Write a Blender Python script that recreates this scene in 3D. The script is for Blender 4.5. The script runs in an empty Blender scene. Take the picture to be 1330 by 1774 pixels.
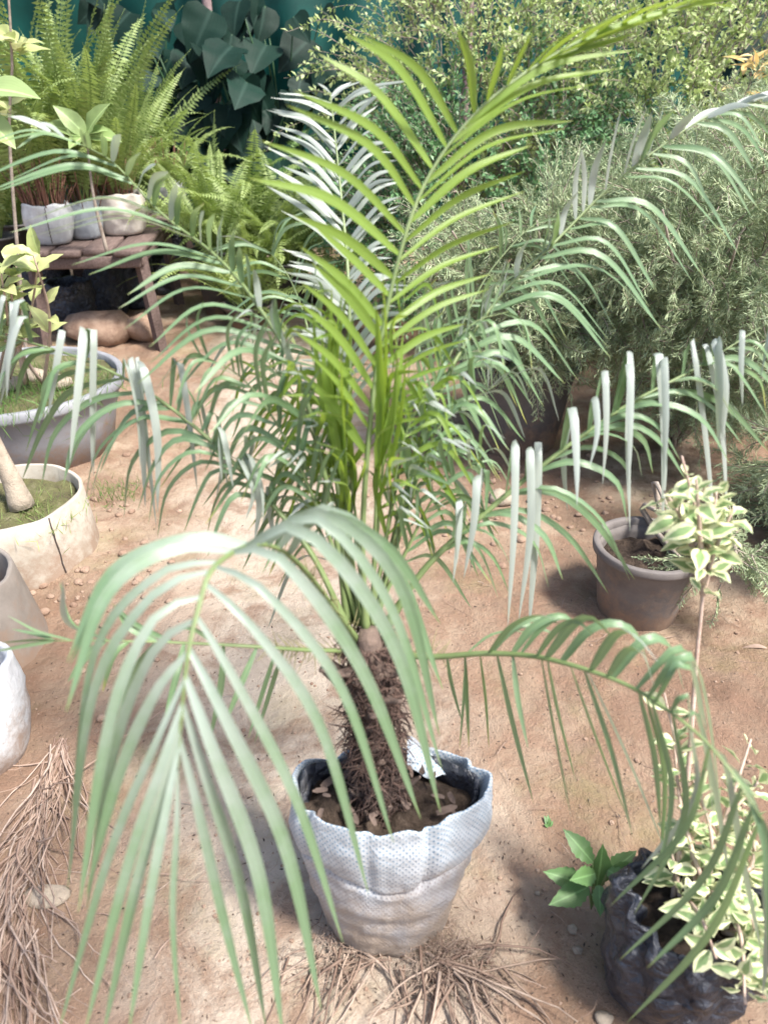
import bpy, math, random
import numpy as np
from mathutils import Vector, Matrix
random.seed(7); RNG = np.random.default_rng(7)
R = math.radians
S = bpy.context.scene
C = bpy.data.collections.new('place'); S.collection.children.link(C)

# ---------------------------------------------------------------- camera
CAMZ, PITCH, FPX, CX, CY = 1.5, R(30), 1290.0, 665.0, 887.0
cam = bpy.data.cameras.new('camera'); co = bpy.data.objects.new('camera', cam); C.objects.link(co)
co.location = (0, 0, CAMZ); co.rotation_euler = (R(90) - PITCH, 0, 0)
cam.sensor_fit = 'VERTICAL'; cam.sensor_height = 24; cam.lens = FPX / 1774 * 24
cam.clip_start = .02; cam.clip_end = 500
cam.dof.use_dof = True; cam.dof.focus_distance = 2.2; cam.dof.aperture_fstop = 2.1
S.camera = co
# ---------------------------------------------------------------- world, sun, exposure
SUN_AZ, SUN_EL = R(122), R(58)          # azimuth clockwise from +Y (view direction) towards +X
w = bpy.data.worlds.new('World'); S.world = w; w.use_nodes = True
nt = w.node_tree; nt.nodes.clear()
sky = nt.nodes.new('ShaderNodeTexSky'); sky.sky_type = 'NISHITA'; sky.sun_disc = False
sky.sun_elevation = SUN_EL; sky.sun_rotation = SUN_AZ; sky.dust_density = 3.0; sky.air_density = 1.0
bg = nt.nodes.new('ShaderNodeBackground'); bg.inputs[1].default_value = .12
wo = nt.nodes.new('ShaderNodeOutputWorld'); nt.links.new(sky.outputs[0], bg.inputs[0]); nt.links.new(bg.outputs[0], wo.inputs[0])
sl = bpy.data.lights.new('sun', 'SUN'); sl.energy = 3.9; sl.angle = R(10); sl.color = (1, .96, .89)
so = bpy.data.objects.new('sun', sl); C.objects.link(so)
sd = Vector((math.sin(SUN_AZ) * math.cos(SUN_EL), math.cos(SUN_AZ) * math.cos(SUN_EL), math.sin(SUN_EL)))
so.rotation_euler = (-sd).to_track_quat('-Z', 'Y').to_euler(); so.location = (3, 2, 6)
vs = S.view_settings; vs.view_transform = 'Standard'; vs.look = 'None'; vs.gamma = 1; vs.exposure = 1.15

# ---------------------------------------------------------------- helpers
def P(px, py, Y):                      # photo pixel + distance along the ground -> point
    dx, dz = (px - CX) / FPX, -(py - CY) / FPX
    c, s = math.cos(PITCH), math.sin(PITCH)
    d = np.array([dx, c + dz * s, -s + dz * c])
    return np.array([0, 0, CAMZ]) + d * (Y / d[1])
def G(px, py, z=0.):                   # photo pixel -> point at height z
    dx, dz = (px - CX) / FPX, -(py - CY) / FPX
    c, s = math.cos(PITCH), math.sin(PITCH)
    d = np.array([dx, c + dz * s, -s + dz * c])
    return np.array([0, 0, CAMZ]) + d * ((z - CAMZ) / d[2])
def depth_of(p):
    return p[1] * math.cos(PITCH) - (p[2] - CAMZ) * math.sin(PITCH)
def nrm(v):
    v = np.asarray(v, float); n = np.linalg.norm(v, axis=-1, keepdims=True); return v / np.maximum(n, 1e-9)
def rnd(a, b): return random.uniform(a, b)

class MB:
    def __init__(s): s.V = []; s.F = []; s.U = []; s.n = 0
    def add(s, V, *Fs, uv=None):
        V = np.asarray(V, float).reshape(-1, 3)
        s.V.append(V); s.U.append(np.zeros((len(V), 2)) if uv is None else np.asarray(uv, float))
        for F in Fs:
            F = np.asarray(F, int)
            if len(F): s.F.append(F + s.n)
        s.n += len(V); return s
    def mesh(s, name, m, smooth=True, offset=None):
        V = np.concatenate(s.V); U = np.concatenate(s.U)
        if offset is not None: V = V - np.asarray(offset)
        me = bpy.data.meshes.new(name); me.vertices.add(len(V)); me.vertices.foreach_set('co', V.ravel())
        li = np.concatenate([f.ravel() for f in s.F]); tot = np.concatenate([np.full(len(f), f.shape[1]) for f in s.F])
        me.loops.add(len(li)); me.polygons.add(len(tot))
        me.loops.foreach_set('vertex_index', li.astype(np.int32))
        me.polygons.foreach_set('loop_start', np.concatenate([[0], np.cumsum(tot)[:-1]]).astype(np.int32))
        me.update(calc_edges=True)
        ul = me.uv_layers.new(name='UVMap'); ul.data.foreach_set('uv', U[li].ravel())
        me.polygons.foreach_set('use_smooth', np.full(len(tot), smooth))
        if m: me.materials.append(m)
        me.validate(); me.update(); return me
def link(name, me, parent=None, loc=None, M=None):
    o = bpy.data.objects.new(name, me); C.objects.link(o)
    if parent: o.parent = parent
    if M is not None: o.matrix_local = M
    elif loc is not None: o.location = loc
    return o
def obj(name, mb, m, parent=None, smooth=True):
    # mb holds world coordinates; a parent is an Empty or mesh whose world location is stored in parent['_o']
    off = ORIG.get(parent.name) if parent else None
    me = mb.mesh(name, m, smooth, off)
    o = link(name, me, parent); ORIG[o.name] = off if off is not None else np.zeros(3); return o
ORIG = {}
def tag(o, label=None, cat=None, group=None, kind=None):
    if label: o['label'] = label
    if cat: o['category'] = cat
    if group: o['group'] = group
    if kind: o['kind'] = kind
    return o
def thing(name, loc, label, cat, group=None):
    o = bpy.data.objects.new(name, None); C.objects.link(o); o.location = [float(a) for a in loc]; o.empty_display_size = .05
    ORIG[o.name] = np.array(loc, float); return tag(o, label, cat, group)
def crom(K, n):                        # Catmull-Rom through K (any dims), n samples uniform in chord length
    K = np.asarray(K, float); k = len(K)
    if k == 2: 
        t = np.linspace(0, 1, n)[:, None]; return K[0] * (1 - t) + K[1] * t
    E = np.vstack([2 * K[0] - K[1], K, 2 * K[-1] - K[-2]]); out = []
    m = 24
    for i in range(k - 1):
        p0, p1, p2, p3 = E[i:i + 4]; t = np.linspace(0, 1, m, endpoint=False)[:, None]
        out.append(.5 * (2 * p1 + (p2 - p0) * t + (2 * p0 - 5 * p1 + 4 * p2 - p3) * t ** 2 + (3 * p1 - p0 - 3 * p2 + p3) * t ** 3))
    Q = np.vstack(out + [K[-1:]]); L = np.concatenate([[0], np.cumsum(np.linalg.norm(np.diff(Q, axis=0), axis=1))])
    s = np.linspace(0, L[-1], n); return np.stack([np.interp(s, L, Q[:, d]) for d in range(Q.shape[1])], 1)
def tube(mb, pts, rad, k=6, cap=True, squash=1.0):
    pts = np.asarray(pts, float); n = len(pts); rad = np.broadcast_to(rad, (n,))
    T = nrm(np.gradient(pts, axis=0)); a = np.array([0, 0, 1.]) if abs(T[0][2]) < .9 else np.array([1., 0, 0])
    u = nrm(np.cross(T[0], a)); V = []; ang = np.linspace(0, 2 * math.pi, k, endpoint=False)
    for i in range(n):
        u = nrm(u - T[i] * np.dot(u, T[i])); v = np.cross(T[i], u)
        V.append(pts[i] + rad[i] * (np.cos(ang)[:, None] * u + squash * np.sin(ang)[:, None] * v))
    V = np.vstack(V); i, j = np.meshgrid(np.arange(n - 1), np.arange(k), indexing='ij'); i = i.ravel(); j = j.ravel(); j2 = (j + 1) % k
    F = np.stack([i * k + j, i * k + j2, (i + 1) * k + j2, (i + 1) * k + j], 1)
    uv = np.stack([np.tile(np.arange(k) / k, n), np.repeat(np.linspace(0, 1, n), k)], 1)
    fs = [F]
    if cap and k >= 3: fs.append(np.array([[(n - 1) * k + q for q in range(k)]])); fs.append(np.array([[k - 1 - q for q in range(k)]]))
    mb.add(V, *fs, uv=uv); return mb
def kites(mb, b, d, nn, L, W, fold=.15, mid=.45, bend=0.):
    b = np.asarray(b, float); n = len(b); d = nrm(d); w_ = nrm(np.cross(d, nn)); up = np.cross(w_, d)
    L = np.broadcast_to(L, (n,))[:, None]; W = np.broadcast_to(W, (n,))[:, None]
    m = b + d * L * mid
    V = np.stack([b, m - w_ * W * .5 + up * W * fold, b + d * L - up * L * bend, m + w_ * W * .5 + up * W * fold, m + d * L * .03 ], 1)
    q = np.arange(n)[:, None] * 5
    F = np.concatenate([q + [0, 4, 1], q + [1, 4, 2], q + [0, 3, 4], q + [3, 2, 4]])
    uv = np.tile([[.5, 0], [0, .5], [.5, 1], [1, .5], [.5, .5]], (n, 1))
    mb.add(V.reshape(-1, 3), F, uv=uv); return mb
def lathe(mb, prof, c, k=40, sx=1., sy=1., wr=None, close_bottom=False, rot=0):
    n = len(prof); a = np.linspace(0, 2 * math.pi, k, endpoint=False) + rot; V = []; U = []
    for i, (r, z) in enumerate(prof):
        rr = np.full(k, float(r)); zz = np.full(k, float(z))
        if wr is not None:
            dr, dz = wr(a, i / (n - 1), z); rr = rr + dr; zz = zz + dz
        V.append(np.stack([c[0] + sx * rr * np.cos(a), c[1] + sy * rr * np.sin(a), c[2] + zz], 1)); U.append(np.stack([a / (2 * math.pi), np.full(k, z)], 1))
    V = np.vstack(V); i, j = np.meshgrid(np.arange(n - 1), np.arange(k), indexing='ij'); i = i.ravel(); j = j.ravel(); j2 = (j + 1) % k
    fs = [np.stack([i * k + j, i * k + j2, (i + 1) * k + j2, (i + 1) * k + j], 1)]
    if close_bottom: fs.append(np.array([[k - 1 - q for q in range(k)]]))
    mb.add(V, *fs, uv=np.vstack(U)); return mb
def vnoise(x, y, seed=0):
    x = np.asarray(x, float); y = np.asarray(y, float); xi = np.floor(x).astype(np.int64); yi = np.floor(y).astype(np.int64); fx = x - xi; fy = y - yi
    def h(a, b):
        v = (a * 374761393 + b * 668265263 + seed * 974634777) & 0xffffffff; v = ((v ^ (v >> 13)) * 1274126177) & 0xffffffff; return ((v ^ (v >> 16)) & 0xffff) / 65535.
    sx = fx * fx * (3 - 2 * fx); sy = fy * fy * (3 - 2 * fy)
    return (h(xi, yi) * (1 - sx) + h(xi + 1, yi) * sx) * (1 - sy) + (h(xi, yi + 1) * (1 - sx) + h(xi + 1, yi + 1) * sx) * sy - .5
def gh(x, y):
    near = np.clip((14 - np.hypot(x, np.asarray(y) - 2)) / 6, 0, 1)
    h = .05 * vnoise(x * 1.3, y * 1.3, 1) + .022 * vnoise(x * 5, y * 5, 2) + .014 * vnoise(x * 14, y * 14, 3) + .012 * vnoise(x * 31, y * 31, 4)
    rough = np.clip(np.abs(x + .1 + .12 * y * .3) * 1.2, .35, 1.25)
    return h * near * rough
def gz(p): return float(gh(np.array([p[0]]), np.array([p[1]]))[0])
def box(mb, c, s, rz=0., bev=.006, rx=0., ry=0.):
    x, y, z = [a / 2 for a in s]; b = min(bev, x * .4, y * .4, z * .4); V = []
    for sx in (-1, 1):
        for sy in (-1, 1):
            for sz in (-1, 1):
                V += [(sx * (x - b), sy * (y - b), sz * z), (sx * (x - b), sy * y, sz * (z - b)), (sx * x, sy * (y - b), sz * (z - b))]
    import itertools
    V = np.array(V); Mx = np.array(Matrix.Rotation(rz, 3, 'Z') @ Matrix.Rotation(ry, 3, 'Y') @ Matrix.Rotation(rx, 3, 'X'))
    def id_(sx, sy, sz, k): return ((sx > 0) * 4 + (sy > 0) * 2 + (sz > 0)) * 3 + k
    Q = []; Tn = []
    for ax in range(3):
        k = {2: 0, 1: 1, 0: 2}[ax]; o = [i for i in range(3) if i != ax]
        for sg in (-1, 1):
            f = []
            for a, b2 in ((-1, -1), (1, -1), (1, 1), (-1, 1)):
                s_ = [0, 0, 0]; s_[ax] = sg; s_[o[0]] = a; s_[o[1]] = b2; f.append(id_(*s_, k))
            Q.append(f)
    for ax in range(3):
        o = [i for i in range(3) if i != ax]; k1 = {2: 0, 1: 1, 0: 2}[o[0]]; k2 = {2: 0, 1: 1, 0: 2}[o[1]]
        for a in (-1, 1):
            for b2 in (-1, 1):
                f = []
                for t, k in ((-1, k1), (1, k1), (1, k2), (-1, k2)):
                    s_ = [0, 0, 0]; s_[ax] = t; s_[o[0]] = a; s_[o[1]] = b2; f.append(id_(*s_, k))
                Q.append(f)
    for sx, sy, sz in itertools.product((-1, 1), repeat=3): Tn.append([id_(sx, sy, sz, k) for k in range(3)])
    # orient outward
    def fix(f):
        p = V[list(f)]; n = np.cross(p[1] - p[0], p[2] - p[0]); return f if np.dot(n, p.mean(0)) > 0 else f[::-1]
    mb.add(V @ Mx.T + np.asarray(c), np.array([fix(f) for f in Q]), np.array([fix(f) for f in Tn])); return mb

# ---------------------------------------------------------------- materials
def mat(name):
    m = bpy.data.materials.new(name); m.use_nodes = True; t = m.node_tree; t.nodes.clear(); return m, t
def N(t, typ, **kw):
    n = t.nodes.new(typ)
    for k, v in kw.items():
        if k.startswith('i_'): n.inputs[int(k[2:]) if k[2:].isdigit() else k[2:].replace('_', ' ')].default_value = v
        else: setattr(n, k, v)
    return n
def ramp(t, fac, stops):
    r = N(t, 'ShaderNodeValToRGB'); e = r.color_ramp.elements
    while len(e) < len(stops): e.new(.5)
    for q, (p, c) in enumerate(stops): e[q].position = p; e[q].color = (*c, 1)
    t.links.new(fac, r.inputs[0]); return r.outputs[0]
def mixc(t, fac, a, b, mode='MIX'):
    m = N(t, 'ShaderNodeMix', data_type='RGBA', blend_type=mode)
    for s, v in ((0, fac), (6, a), (7, b)):
        if hasattr(v, 'is_linked'): t.links.new(v, m.inputs[s])
        else: m.inputs[s].default_value = v if s == 0 else (*v, 1)
    return m.outputs[2]
def noise(t, scale, detail=4, rough=.6, vec=None, dist=0.):
    n = N(t, 'ShaderNodeTexNoise'); n.inputs['Scale'].default_value = scale; n.inputs['Detail'].default_value = detail
    n.inputs['Roughness'].default_value = rough; n.inputs['Distortion'].default_value = dist
    if vec is not None: t.links.new(vec, n.inputs['Vector'])
    return n.outputs['Fac']
def pos(t): return N(t, 'ShaderNodeNewGeometry').outputs['Position']
def finish(t, bsdf):
    o = N(t, 'ShaderNodeOutputMaterial'); t.links.new(bsdf, o.inputs[0])
def math_(t, op, a, b=None):
    n = N(t, 'ShaderNodeMath', operation=op)
    for q, v in enumerate((a, b)):
        if v is None: continue
        if hasattr(v, 'is_linked'): t.links.new(v, n.inputs[q])
        else: n.inputs[q].default_value = v
    return n.outputs[0]
def bump(t, h, strength=.4, dist=.01):
    b = N(t, 'ShaderNodeBump'); b.inputs['Strength'].default_value = strength; b.inputs['Distance'].default_value = dist
    t.links.new(h, b.inputs['Height']); return b.outputs[0]
def leaf_mat(name, cols, under=None, transl=.35, tcol=None, rough=.42, spec=.5, tip=None, cream=None, vein=.0, perobj=False, bloom=0., wax=None, blotch=None):
    """cols: ramp of leaf colours by random leaf; under: paler lower face; tip: colour of dried tips"""
    m, t = mat(name); g = N(t, 'ShaderNodeNewGeometry')
    r = N(t, 'ShaderNodeObjectInfo').outputs['Random'] if perobj else g.outputs['Random Per Island']
    c = ramp(t, r, [(q / max(1, len(cols) - 1), x) for q, x in enumerate(cols)])
    c = mixc(t, math_(t, 'MULTIPLY', noise(t, 24, 3, .6, pos(t)), .5), c, tuple(min(1, x * 1.5) for x in cols[-1]))
    uv = N(t, 'ShaderNodeUVMap').outputs[0]; sp = N(t, 'ShaderNodeSeparateXYZ'); t.links.new(uv, sp.inputs[0])
    ce = math_(t, 'ABSOLUTE', math_(t, 'SUBTRACT', sp.outputs[0], .5))
    if cream:
        nz = noise(t, 60, 3, .6, pos(t)); e = math_(t, 'ADD', ce, math_(t, 'MULTIPLY', math_(t, 'SUBTRACT', nz, .5), .25))
        e = math_(t, 'ADD', e, math_(t, 'MULTIPLY', math_(t, 'ABSOLUTE', math_(t, 'SUBTRACT', sp.outputs[1], .45)), .3))
        e = math_(t, 'ADD', e, math_(t, 'MULTIPLY', math_(t, 'SUBTRACT', r, .5), .22))
        c = mixc(t, ramp(t, e, [(.24, (0, 0, 0)), (.31, (1, 1, 1))]), c, cream)
    if vein:
        c = mixc(t, ramp(t, ce, [(.0, (vein,) * 3), (.07, (0, 0, 0))]), c, tuple(min(1, x * 2.2 + .03) for x in cols[-1]))
    if tip:
        c = mixc(t, ramp(t, math_(t, 'ADD', sp.outputs[1], math_(t, 'MULTIPLY', math_(t, 'SUBTRACT', r, .8), .5)), [(.80, (0, 0, 0)), (1.0, (1, 1, 1))]), c, tip)
    if wax:                                          # sheen painted as a pale colour, fading in streaks towards the tip
        st = math_(t, 'ADD', sp.outputs[1], math_(t, 'MULTIPLY', math_(t, 'SUBTRACT', noise(t, 18, 5, .7, pos(t)), .5), .9))
        c = mixc(t, ramp(t, st, [(.12, (.8,) * 3), (.62, (.0,) * 3)]), c, wax)
    if blotch: c = mixc(t, ramp(t, noise(t, 130, 4, .7, pos(t)), [(.66, (0, 0, 0)), (.74, (.8,) * 3)]), c, blotch)
    if under: c = mixc(t, math_(t, 'MULTIPLY', g.outputs['Backfacing'], .9), c, under)
    p = N(t, 'ShaderNodeBsdfPrincipled'); t.links.new(c, p.inputs['Base Color']); p.inputs['Roughness'].default_value = rough
    p.inputs['Specular IOR Level'].default_value = spec
    if bloom: p.inputs['Sheen Weight'].default_value = bloom; p.inputs['Sheen Roughness'].default_value = .35; p.inputs['Sheen Tint'].default_value = (.85, .95, .97, 1)
    b = N(t, 'ShaderNodeTexWave'); b.bands_direction = 'X'; b.inputs['Scale'].default_value = 3.5; t.links.new(uv, b.inputs[0])
    t.links.new(bump(t, b.outputs['Fac'], .15, .002), p.inputs['Normal'])
    tr = N(t, 'ShaderNodeBsdfTranslucent')
    t.links.new(mixc(t, .6, c, tcol, 'MIX') if tcol else c, tr.inputs[0])
    mx = N(t, 'ShaderNodeMixShader', i_0=transl); t.links.new(p.outputs[0], mx.inputs[1]); t.links.new(tr.outputs[0], mx.inputs[2])
    finish(t, mx.outputs[0]); return m
def surf(name, stops, scale=8, detail=6, rough=.8, spec=.3, bs=.4, bd=.01, bscale=None, extra=None, vecscale=None):
    m, t = mat(name); v = pos(t)
    if vecscale:
        mp = N(t, 'ShaderNodeMapping'); mp.inputs['Scale'].default_value = vecscale
        tc = N(t, 'ShaderNodeTexCoord'); t.links.new(tc.outputs['Object'], mp.inputs[0]); v = mp.outputs[0]
    n = noise(t, scale, detail, .65, v); c = ramp(t, n, stops)
    if extra: c = extra(t, c, v)
    p = N(t, 'ShaderNodeBsdfPrincipled'); t.links.new(c, p.inputs['Base Color']); p.inputs['Roughness'].default_value = rough; p.inputs['Specular IOR Level'].default_value = spec
    t.links.new(bump(t, noise(t, bscale or scale * 4, 6, .7, v), bs, bd), p.inputs['Normal']); finish(t, p.outputs[0]); return m

def strand_mat(name, cols, rough=.75):
    m, t = mat(name); g = N(t, 'ShaderNodeNewGeometry'); c = ramp(t, g.outputs['Random Per Island'], [(q / (len(cols) - 1), x) for q, x in enumerate(cols)])
    c = mixc(t, noise(t, 40, 4, .6, pos(t)), c, tuple(x * .6 for x in cols[0])); p = N(t, 'ShaderNodeBsdfPrincipled'); t.links.new(c, p.inputs['Base Color']); p.inputs['Roughness'].default_value = rough; finish(t, p.outputs[0]); return m
def mud(t, c, v):                       # splashed earth and scuffs low on the pots
    sp = N(t, 'ShaderNodeSeparateXYZ'); t.links.new(pos(t), sp.inputs[0])
    f = math_(t, 'SUBTRACT', noise(t, 11, 7, .75, pos(t)), math_(t, 'MULTIPLY', sp.outputs[2], 1.3))
    c = mixc(t, ramp(t, f, [(.28, (0, 0, 0)), (.5, (.8,) * 3)]), c, (.26, .175, .125))
    return mixc(t, ramp(t, noise(t, 45, 6, .8, pos(t), 1.), [(.6, (0, 0, 0)), (.7, (.5,) * 3)]), c, (.30, .26, .20))
def ground_mat():
    m, t = mat('packed earth'); v = pos(t)
    a = noise(t, 1.1, 6, .6, v, .6); b = noise(t, 9, 8, .7, v); f = noise(t, 55, 6, .75, v)
    c = ramp(t, a, [(.34, (.205, .13, .09)), (.5, (.345, .25, .18)), (.64, (.46, .365, .275))])
    c = mixc(t, ramp(t, b, [(.45, (0, 0, 0)), (.66, (.85,) * 3)]), c, (.27, .165, .115))
    c = mixc(t, ramp(t, f, [(.55, (0, 0, 0)), (.75, (.6,) * 3)]), c, (.15, .095, .068))
    # worn, dusty trodden path running away from the palm
    s = N(t, 'ShaderNodeSeparateXYZ'); t.links.new(v, s.inputs[0])
    px = math_(t, 'ADD', math_(t, 'ADD', s.outputs[0], math_(t, 'MULTIPLY', s.outputs[1], .145)), math_(t, 'MULTIPLY', math_(t, 'SUBTRACT', noise(t, 1.6, 4, .6, v), .5), .9))
    pm = ramp(t, math_(t, 'ABSOLUTE', math_(t, 'ADD', px, .02)), [(.20, (.92,) * 3), (.5, (0, 0, 0))])
    c = mixc(t, pm, c, mixc(t, b, (.56, .49, .41), (.46, .365, .285)))
    # greenish algae film in damp patches
    gm = ramp(t, noise(t, 2.7, 6, .65, v, .4), [(.52, (0, 0, 0)), (.68, (.6,) * 3)])
    c = mixc(t, gm, c, (.22, .185, .09))
    c = mixc(t, ramp(t, noise(t, 4.3, 7, .7, v, .8), [(.48, (0, 0, 0)), (.62, (.75,) * 3)]), c, (.25, .155, .105))
    c = mixc(t, ramp(t, noise(t, 110, 5, .8, v), [(.6, (0, 0, 0)), (.72, (.7,) * 3)]), c, (.46, .38, .30))
    p = N(t, 'ShaderNodeBsdfPrincipled'); t.links.new(c, p.inputs['Base Color']); p.inputs['Roughness'].default_value = .93; p.inputs['Specular IOR Level'].default_value = .2
    h = math_(t, 'ADD', noise(t, 40, 8, .75, v), math_(t, 'MULTIPLY', noise(t, 16, 6, .8, v), 1.6))
    t.links.new(bump(t, h, .8, .02), p.inputs['Normal']); finish(t, p.outputs[0]); return m
def woven_mat():
    m, t = mat('woven plastic sacking'); uv = N(t, 'ShaderNodeUVMap').outputs[0]
    sp = N(t, 'ShaderNodeSeparateXYZ'); t.links.new(uv, sp.inputs[0])
    u = math_(t, 'MULTIPLY', sp.outputs[0], 210 * 2 * math.pi / 2); vv = math_(t, 'MULTIPLY', sp.outputs[1], 560.)
    su = math_(t, 'SINE', u); sv = math_(t, 'SINE', vv); ck = math_(t, 'MULTIPLY', su, sv)
    v = pos(t); n = noise(t, 9, 5, .6, v)
    blue = ramp(t, math_(t, 'ADD', math_(t, 'MULTIPLY', math_(t, 'SUBTRACT', sp.outputs[1], .25), 3.0), n), [(.42, (0, 0, 0)), (.85, (.85,) * 3)])
    base = ramp(t, noise(t, 5, 5, .6, v), [(.3, (.25, .24, .245)), (.6, (.37, .37, .39))])
    cell = mixc(t, blue, (.21, .195, .205), (.10, .24, .38)); white = mixc(t, blue, base, (.46, .51, .56))
    c = mixc(t, ramp(t, ck, [(.5, (0, 0, 0)), (.68, (1, 1, 1))]), white, cell)
    dirt = ramp(t, math_(t, 'SUBTRACT', noise(t, 12, 6, .7, v), math_(t, 'MULTIPLY', sp.outputs[1], 1.1)), [(.22, (0, 0, 0)), (.5, (.75,) * 3)])
    c = mixc(t, dirt, c, (.30, .23, .17))
    p = N(t, 'ShaderNodeBsdfPrincipled'); t.links.new(c, p.inputs['Base Color']); p.inputs['Roughness'].default_value = .45; p.inputs['Specular IOR Level'].default_value = .4
    h = math_(t, 'ADD', math_(t, 'MULTIPLY', ck, .03), noise(t, 22, 6, .65, v, 1.2)); t.links.new(bump(t, h, .6, .010), p.inputs['Normal'])
    finish(t, p.outputs[0]); return m
def net_mat():
    m, t = mat('green shade netting'); v = pos(t)
    c = ramp(t, noise(t, 1.5, 5, .6, v), [(.3, (.002, .04, .035)), (.7, (.003, .12, .10))])
    p = N(t, 'ShaderNodeBsdfPrincipled'); t.links.new(c, p.inputs['Base Color']); p.inputs['Roughness'].default_value = .7
    tr = N(t, 'ShaderNodeBsdfTranslucent'); t.links.new(c, tr.inputs[0]); mx = N(t, 'ShaderNodeMixShader', i_0=.4)
    t.links.new(p.outputs[0], mx.inputs[1]); t.links.new(tr.outputs[0], mx.inputs[2]); finish(t, mx.outputs[0]); return m

M = {}
M['ground'] = ground_mat(); M['woven'] = woven_mat(); M['net'] = net_mat()
M['palm'] = leaf_mat('palm leaflet', [(.085, .165, .08), (.19, .275, .17), (.115, .205, .12), (.15, .235, .10)], under=(.43, .47, .45), transl=.28, tcol=(.30, .42, .10), rough=.36, spec=.65, tip=(.42, .40, .10), vein=.5, bloom=.12, blotch=(.34, .33, .16), perobj=False)
M['palm_wax'] = leaf_mat('waxy palm leaflet', [(.10, .185, .095), (.17, .26, .15), (.13, .225, .12)], under=(.42, .47, .43), transl=.32, tcol=(.34, .44, .16), rough=.36, spec=.8, tip=(.30, .38, .08), vein=.5, bloom=.3, wax=(.38, .44, .40))  # pale sheen is painted into the leaflet colour near its base
M['palm_new'] = leaf_mat('young palm leaflet', [(.13, .235, .045), (.22, .325, .07), (.17, .27, .05)], under=(.22, .32, .08), transl=.45, tcol=(.42, .55, .03), rough=.36, spec=.5, tip=(.42, .42, .08), vein=.4)
M['rachis'] = surf('palm rachis', [(.3, (.12, .17, .06)), (.7, (.20, .26, .11))], 14, rough=.45, spec=.5, bs=.1)
M['spine'] = surf('palm spines', [(.3, (.16, .15, .07)), (.7, (.30, .27, .14))], 20, rough=.5)
M['fibre'] = strand_mat('trunk fibre', [(.05, .032, .028), (.11, .065, .05), (.17, .10, .08), (.30, .20, .16)], .9)
M['boot'] = surf('dead leaf base', [(.3, (.07, .05, .045)), (.7, (.22, .16, .13))], 30, rough=.85, bs=.6)
M['soil'] = surf('potting soil', [(.35, (.035, .024, .018)), (.55, (.085, .06, .045)), (.75, (.17, .125, .095))], 30, 8, rough=.95, bs=1., bd=.015)
M['root'] = strand_mat('dry root', [(.16, .10, .075), (.34, .24, .18), (.52, .40, .31), (.60, .47, .38)])
M['straw'] = strand_mat('dry straw', [(.24, .15, .11), (.46, .33, .26), (.56, .42, .34), (.64, .52, .44)])
M['fern'] = leaf_mat('fern pinna', [(.15, .22, .06), (.21, .29, .09), (.28, .35, .13)], transl=.35, tcol=(.30, .42, .06), rough=.5)
M['fern_dark'] = leaf_mat('shaded fern pinna', [(.08, .16, .04), (.12, .22, .05)], transl=.3, rough=.5)  # darker copy of the fern green, shade put into its colour
M['fern_stalk'] = surf('fern stalk', [(.3, (.16, .15, .05)), (.7, (.26, .22, .08))], 20)
M['dead_stalk'] = surf('dead brown stalk', [(.3, (.13, .06, .04)), (.7, (.27, .14, .10))], 20)
M['shrub'] = leaf_mat('small shrub leaf', [(.19, .28, .08), (.28, .39, .14), (.38, .47, .21), (.50, .55, .28)], transl=.35, tcol=(.34, .46, .10), rough=.4, perobj=False)
M['shrub_deep'] = leaf_mat('deep green shrub leaf', [(.05, .13, .05), (.09, .20, .08), (.15, .27, .12)], transl=.25, rough=.38)  # darker copy of the shrub leaf, shaded middle of the bush put into colour
M['juniper'] = leaf_mat('juniper scale leaf', [(.13, .20, .11), (.21, .30, .16), (.30, .38, .22), (.38, .42, .25)], transl=.15, rough=.55)
M['twig'] = surf('grey twig bark', [(.3, (.20, .16, .13)), (.7, (.40, .34, .29))], 25, rough=.85)
M['bark'] = surf('brown bark', [(.3, (.10, .065, .05)), (.7, (.24, .17, .14))], 25, rough=.9)
M['varieg'] = leaf_mat('variegated leaf', [(.12, .22, .10), (.18, .29, .13), (.25, .34, .15)], cream=(.74, .76, .48), transl=.25, rough=.38)
M['pinkstem'] = surf('pinkish stem', [(.3, (.38, .27, .22)), (.7, (.55, .43, .36))], 25)
M['weed'] = leaf_mat('weed leaf', [(.075, .16, .05), (.12, .225, .08)], transl=.3, rough=.45, vein=.6, perobj=True)
M['taro'] = leaf_mat('large dark leaf', [(.002, .010, .007), (.003, .017, .011), (.007, .026, .018)], transl=.08, rough=.62, spec=.2, vein=.4, perobj=True)  # leaf green darkened to carry the shade before the net
M['broad'] = leaf_mat('broad pale green leaf', [(.20, .30, .10), (.28, .37, .16)], transl=.3, rough=.4, vein=.7, perobj=True)
M['yellow'] = leaf_mat('yellow green leaf', [(.38, .42, .16), (.52, .52, .27), (.27, .35, .12)], transl=.35, rough=.4, vein=.5, perobj=True)
M['orange'] = leaf_mat('yellow orange leaf', [(.55, .46, .18), (.58, .40, .16)], transl=.3, rough=.4, perobj=True)
M['wood'] = surf('weathered plank', [(.3, (.085, .058, .052)), (.7, (.20, .145, .13))], 6, 8, rough=.85, bs=.6, vecscale=(14, 1.2, 14))
M['greypot'] = surf('grey plastic pot', [(.3, (.19, .195, .215)), (.7, (.31, .315, .34))], 4, 8, rough=.55, bs=.15, extra=mud)
M['dustpot'] = surf('dusty grey brown pot', [(.3, (.17, .145, .125)), (.7, (.30, .265, .235))], 6, 8, rough=.7, bs=.2, extra=mud)
M['dustpot2'] = surf('dusty dark pot', [(.3, (.10, .088, .085)), (.7, (.19, .17, .16))], 6, 8, rough=.7, bs=.2, extra=mud)
M['darkpot'] = surf('dark grey pot', [(.3, (.075, .07, .07)), (.7, (.15, .14, .14))], 5, 8, rough=.6, bs=.2, extra=mud)
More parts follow.
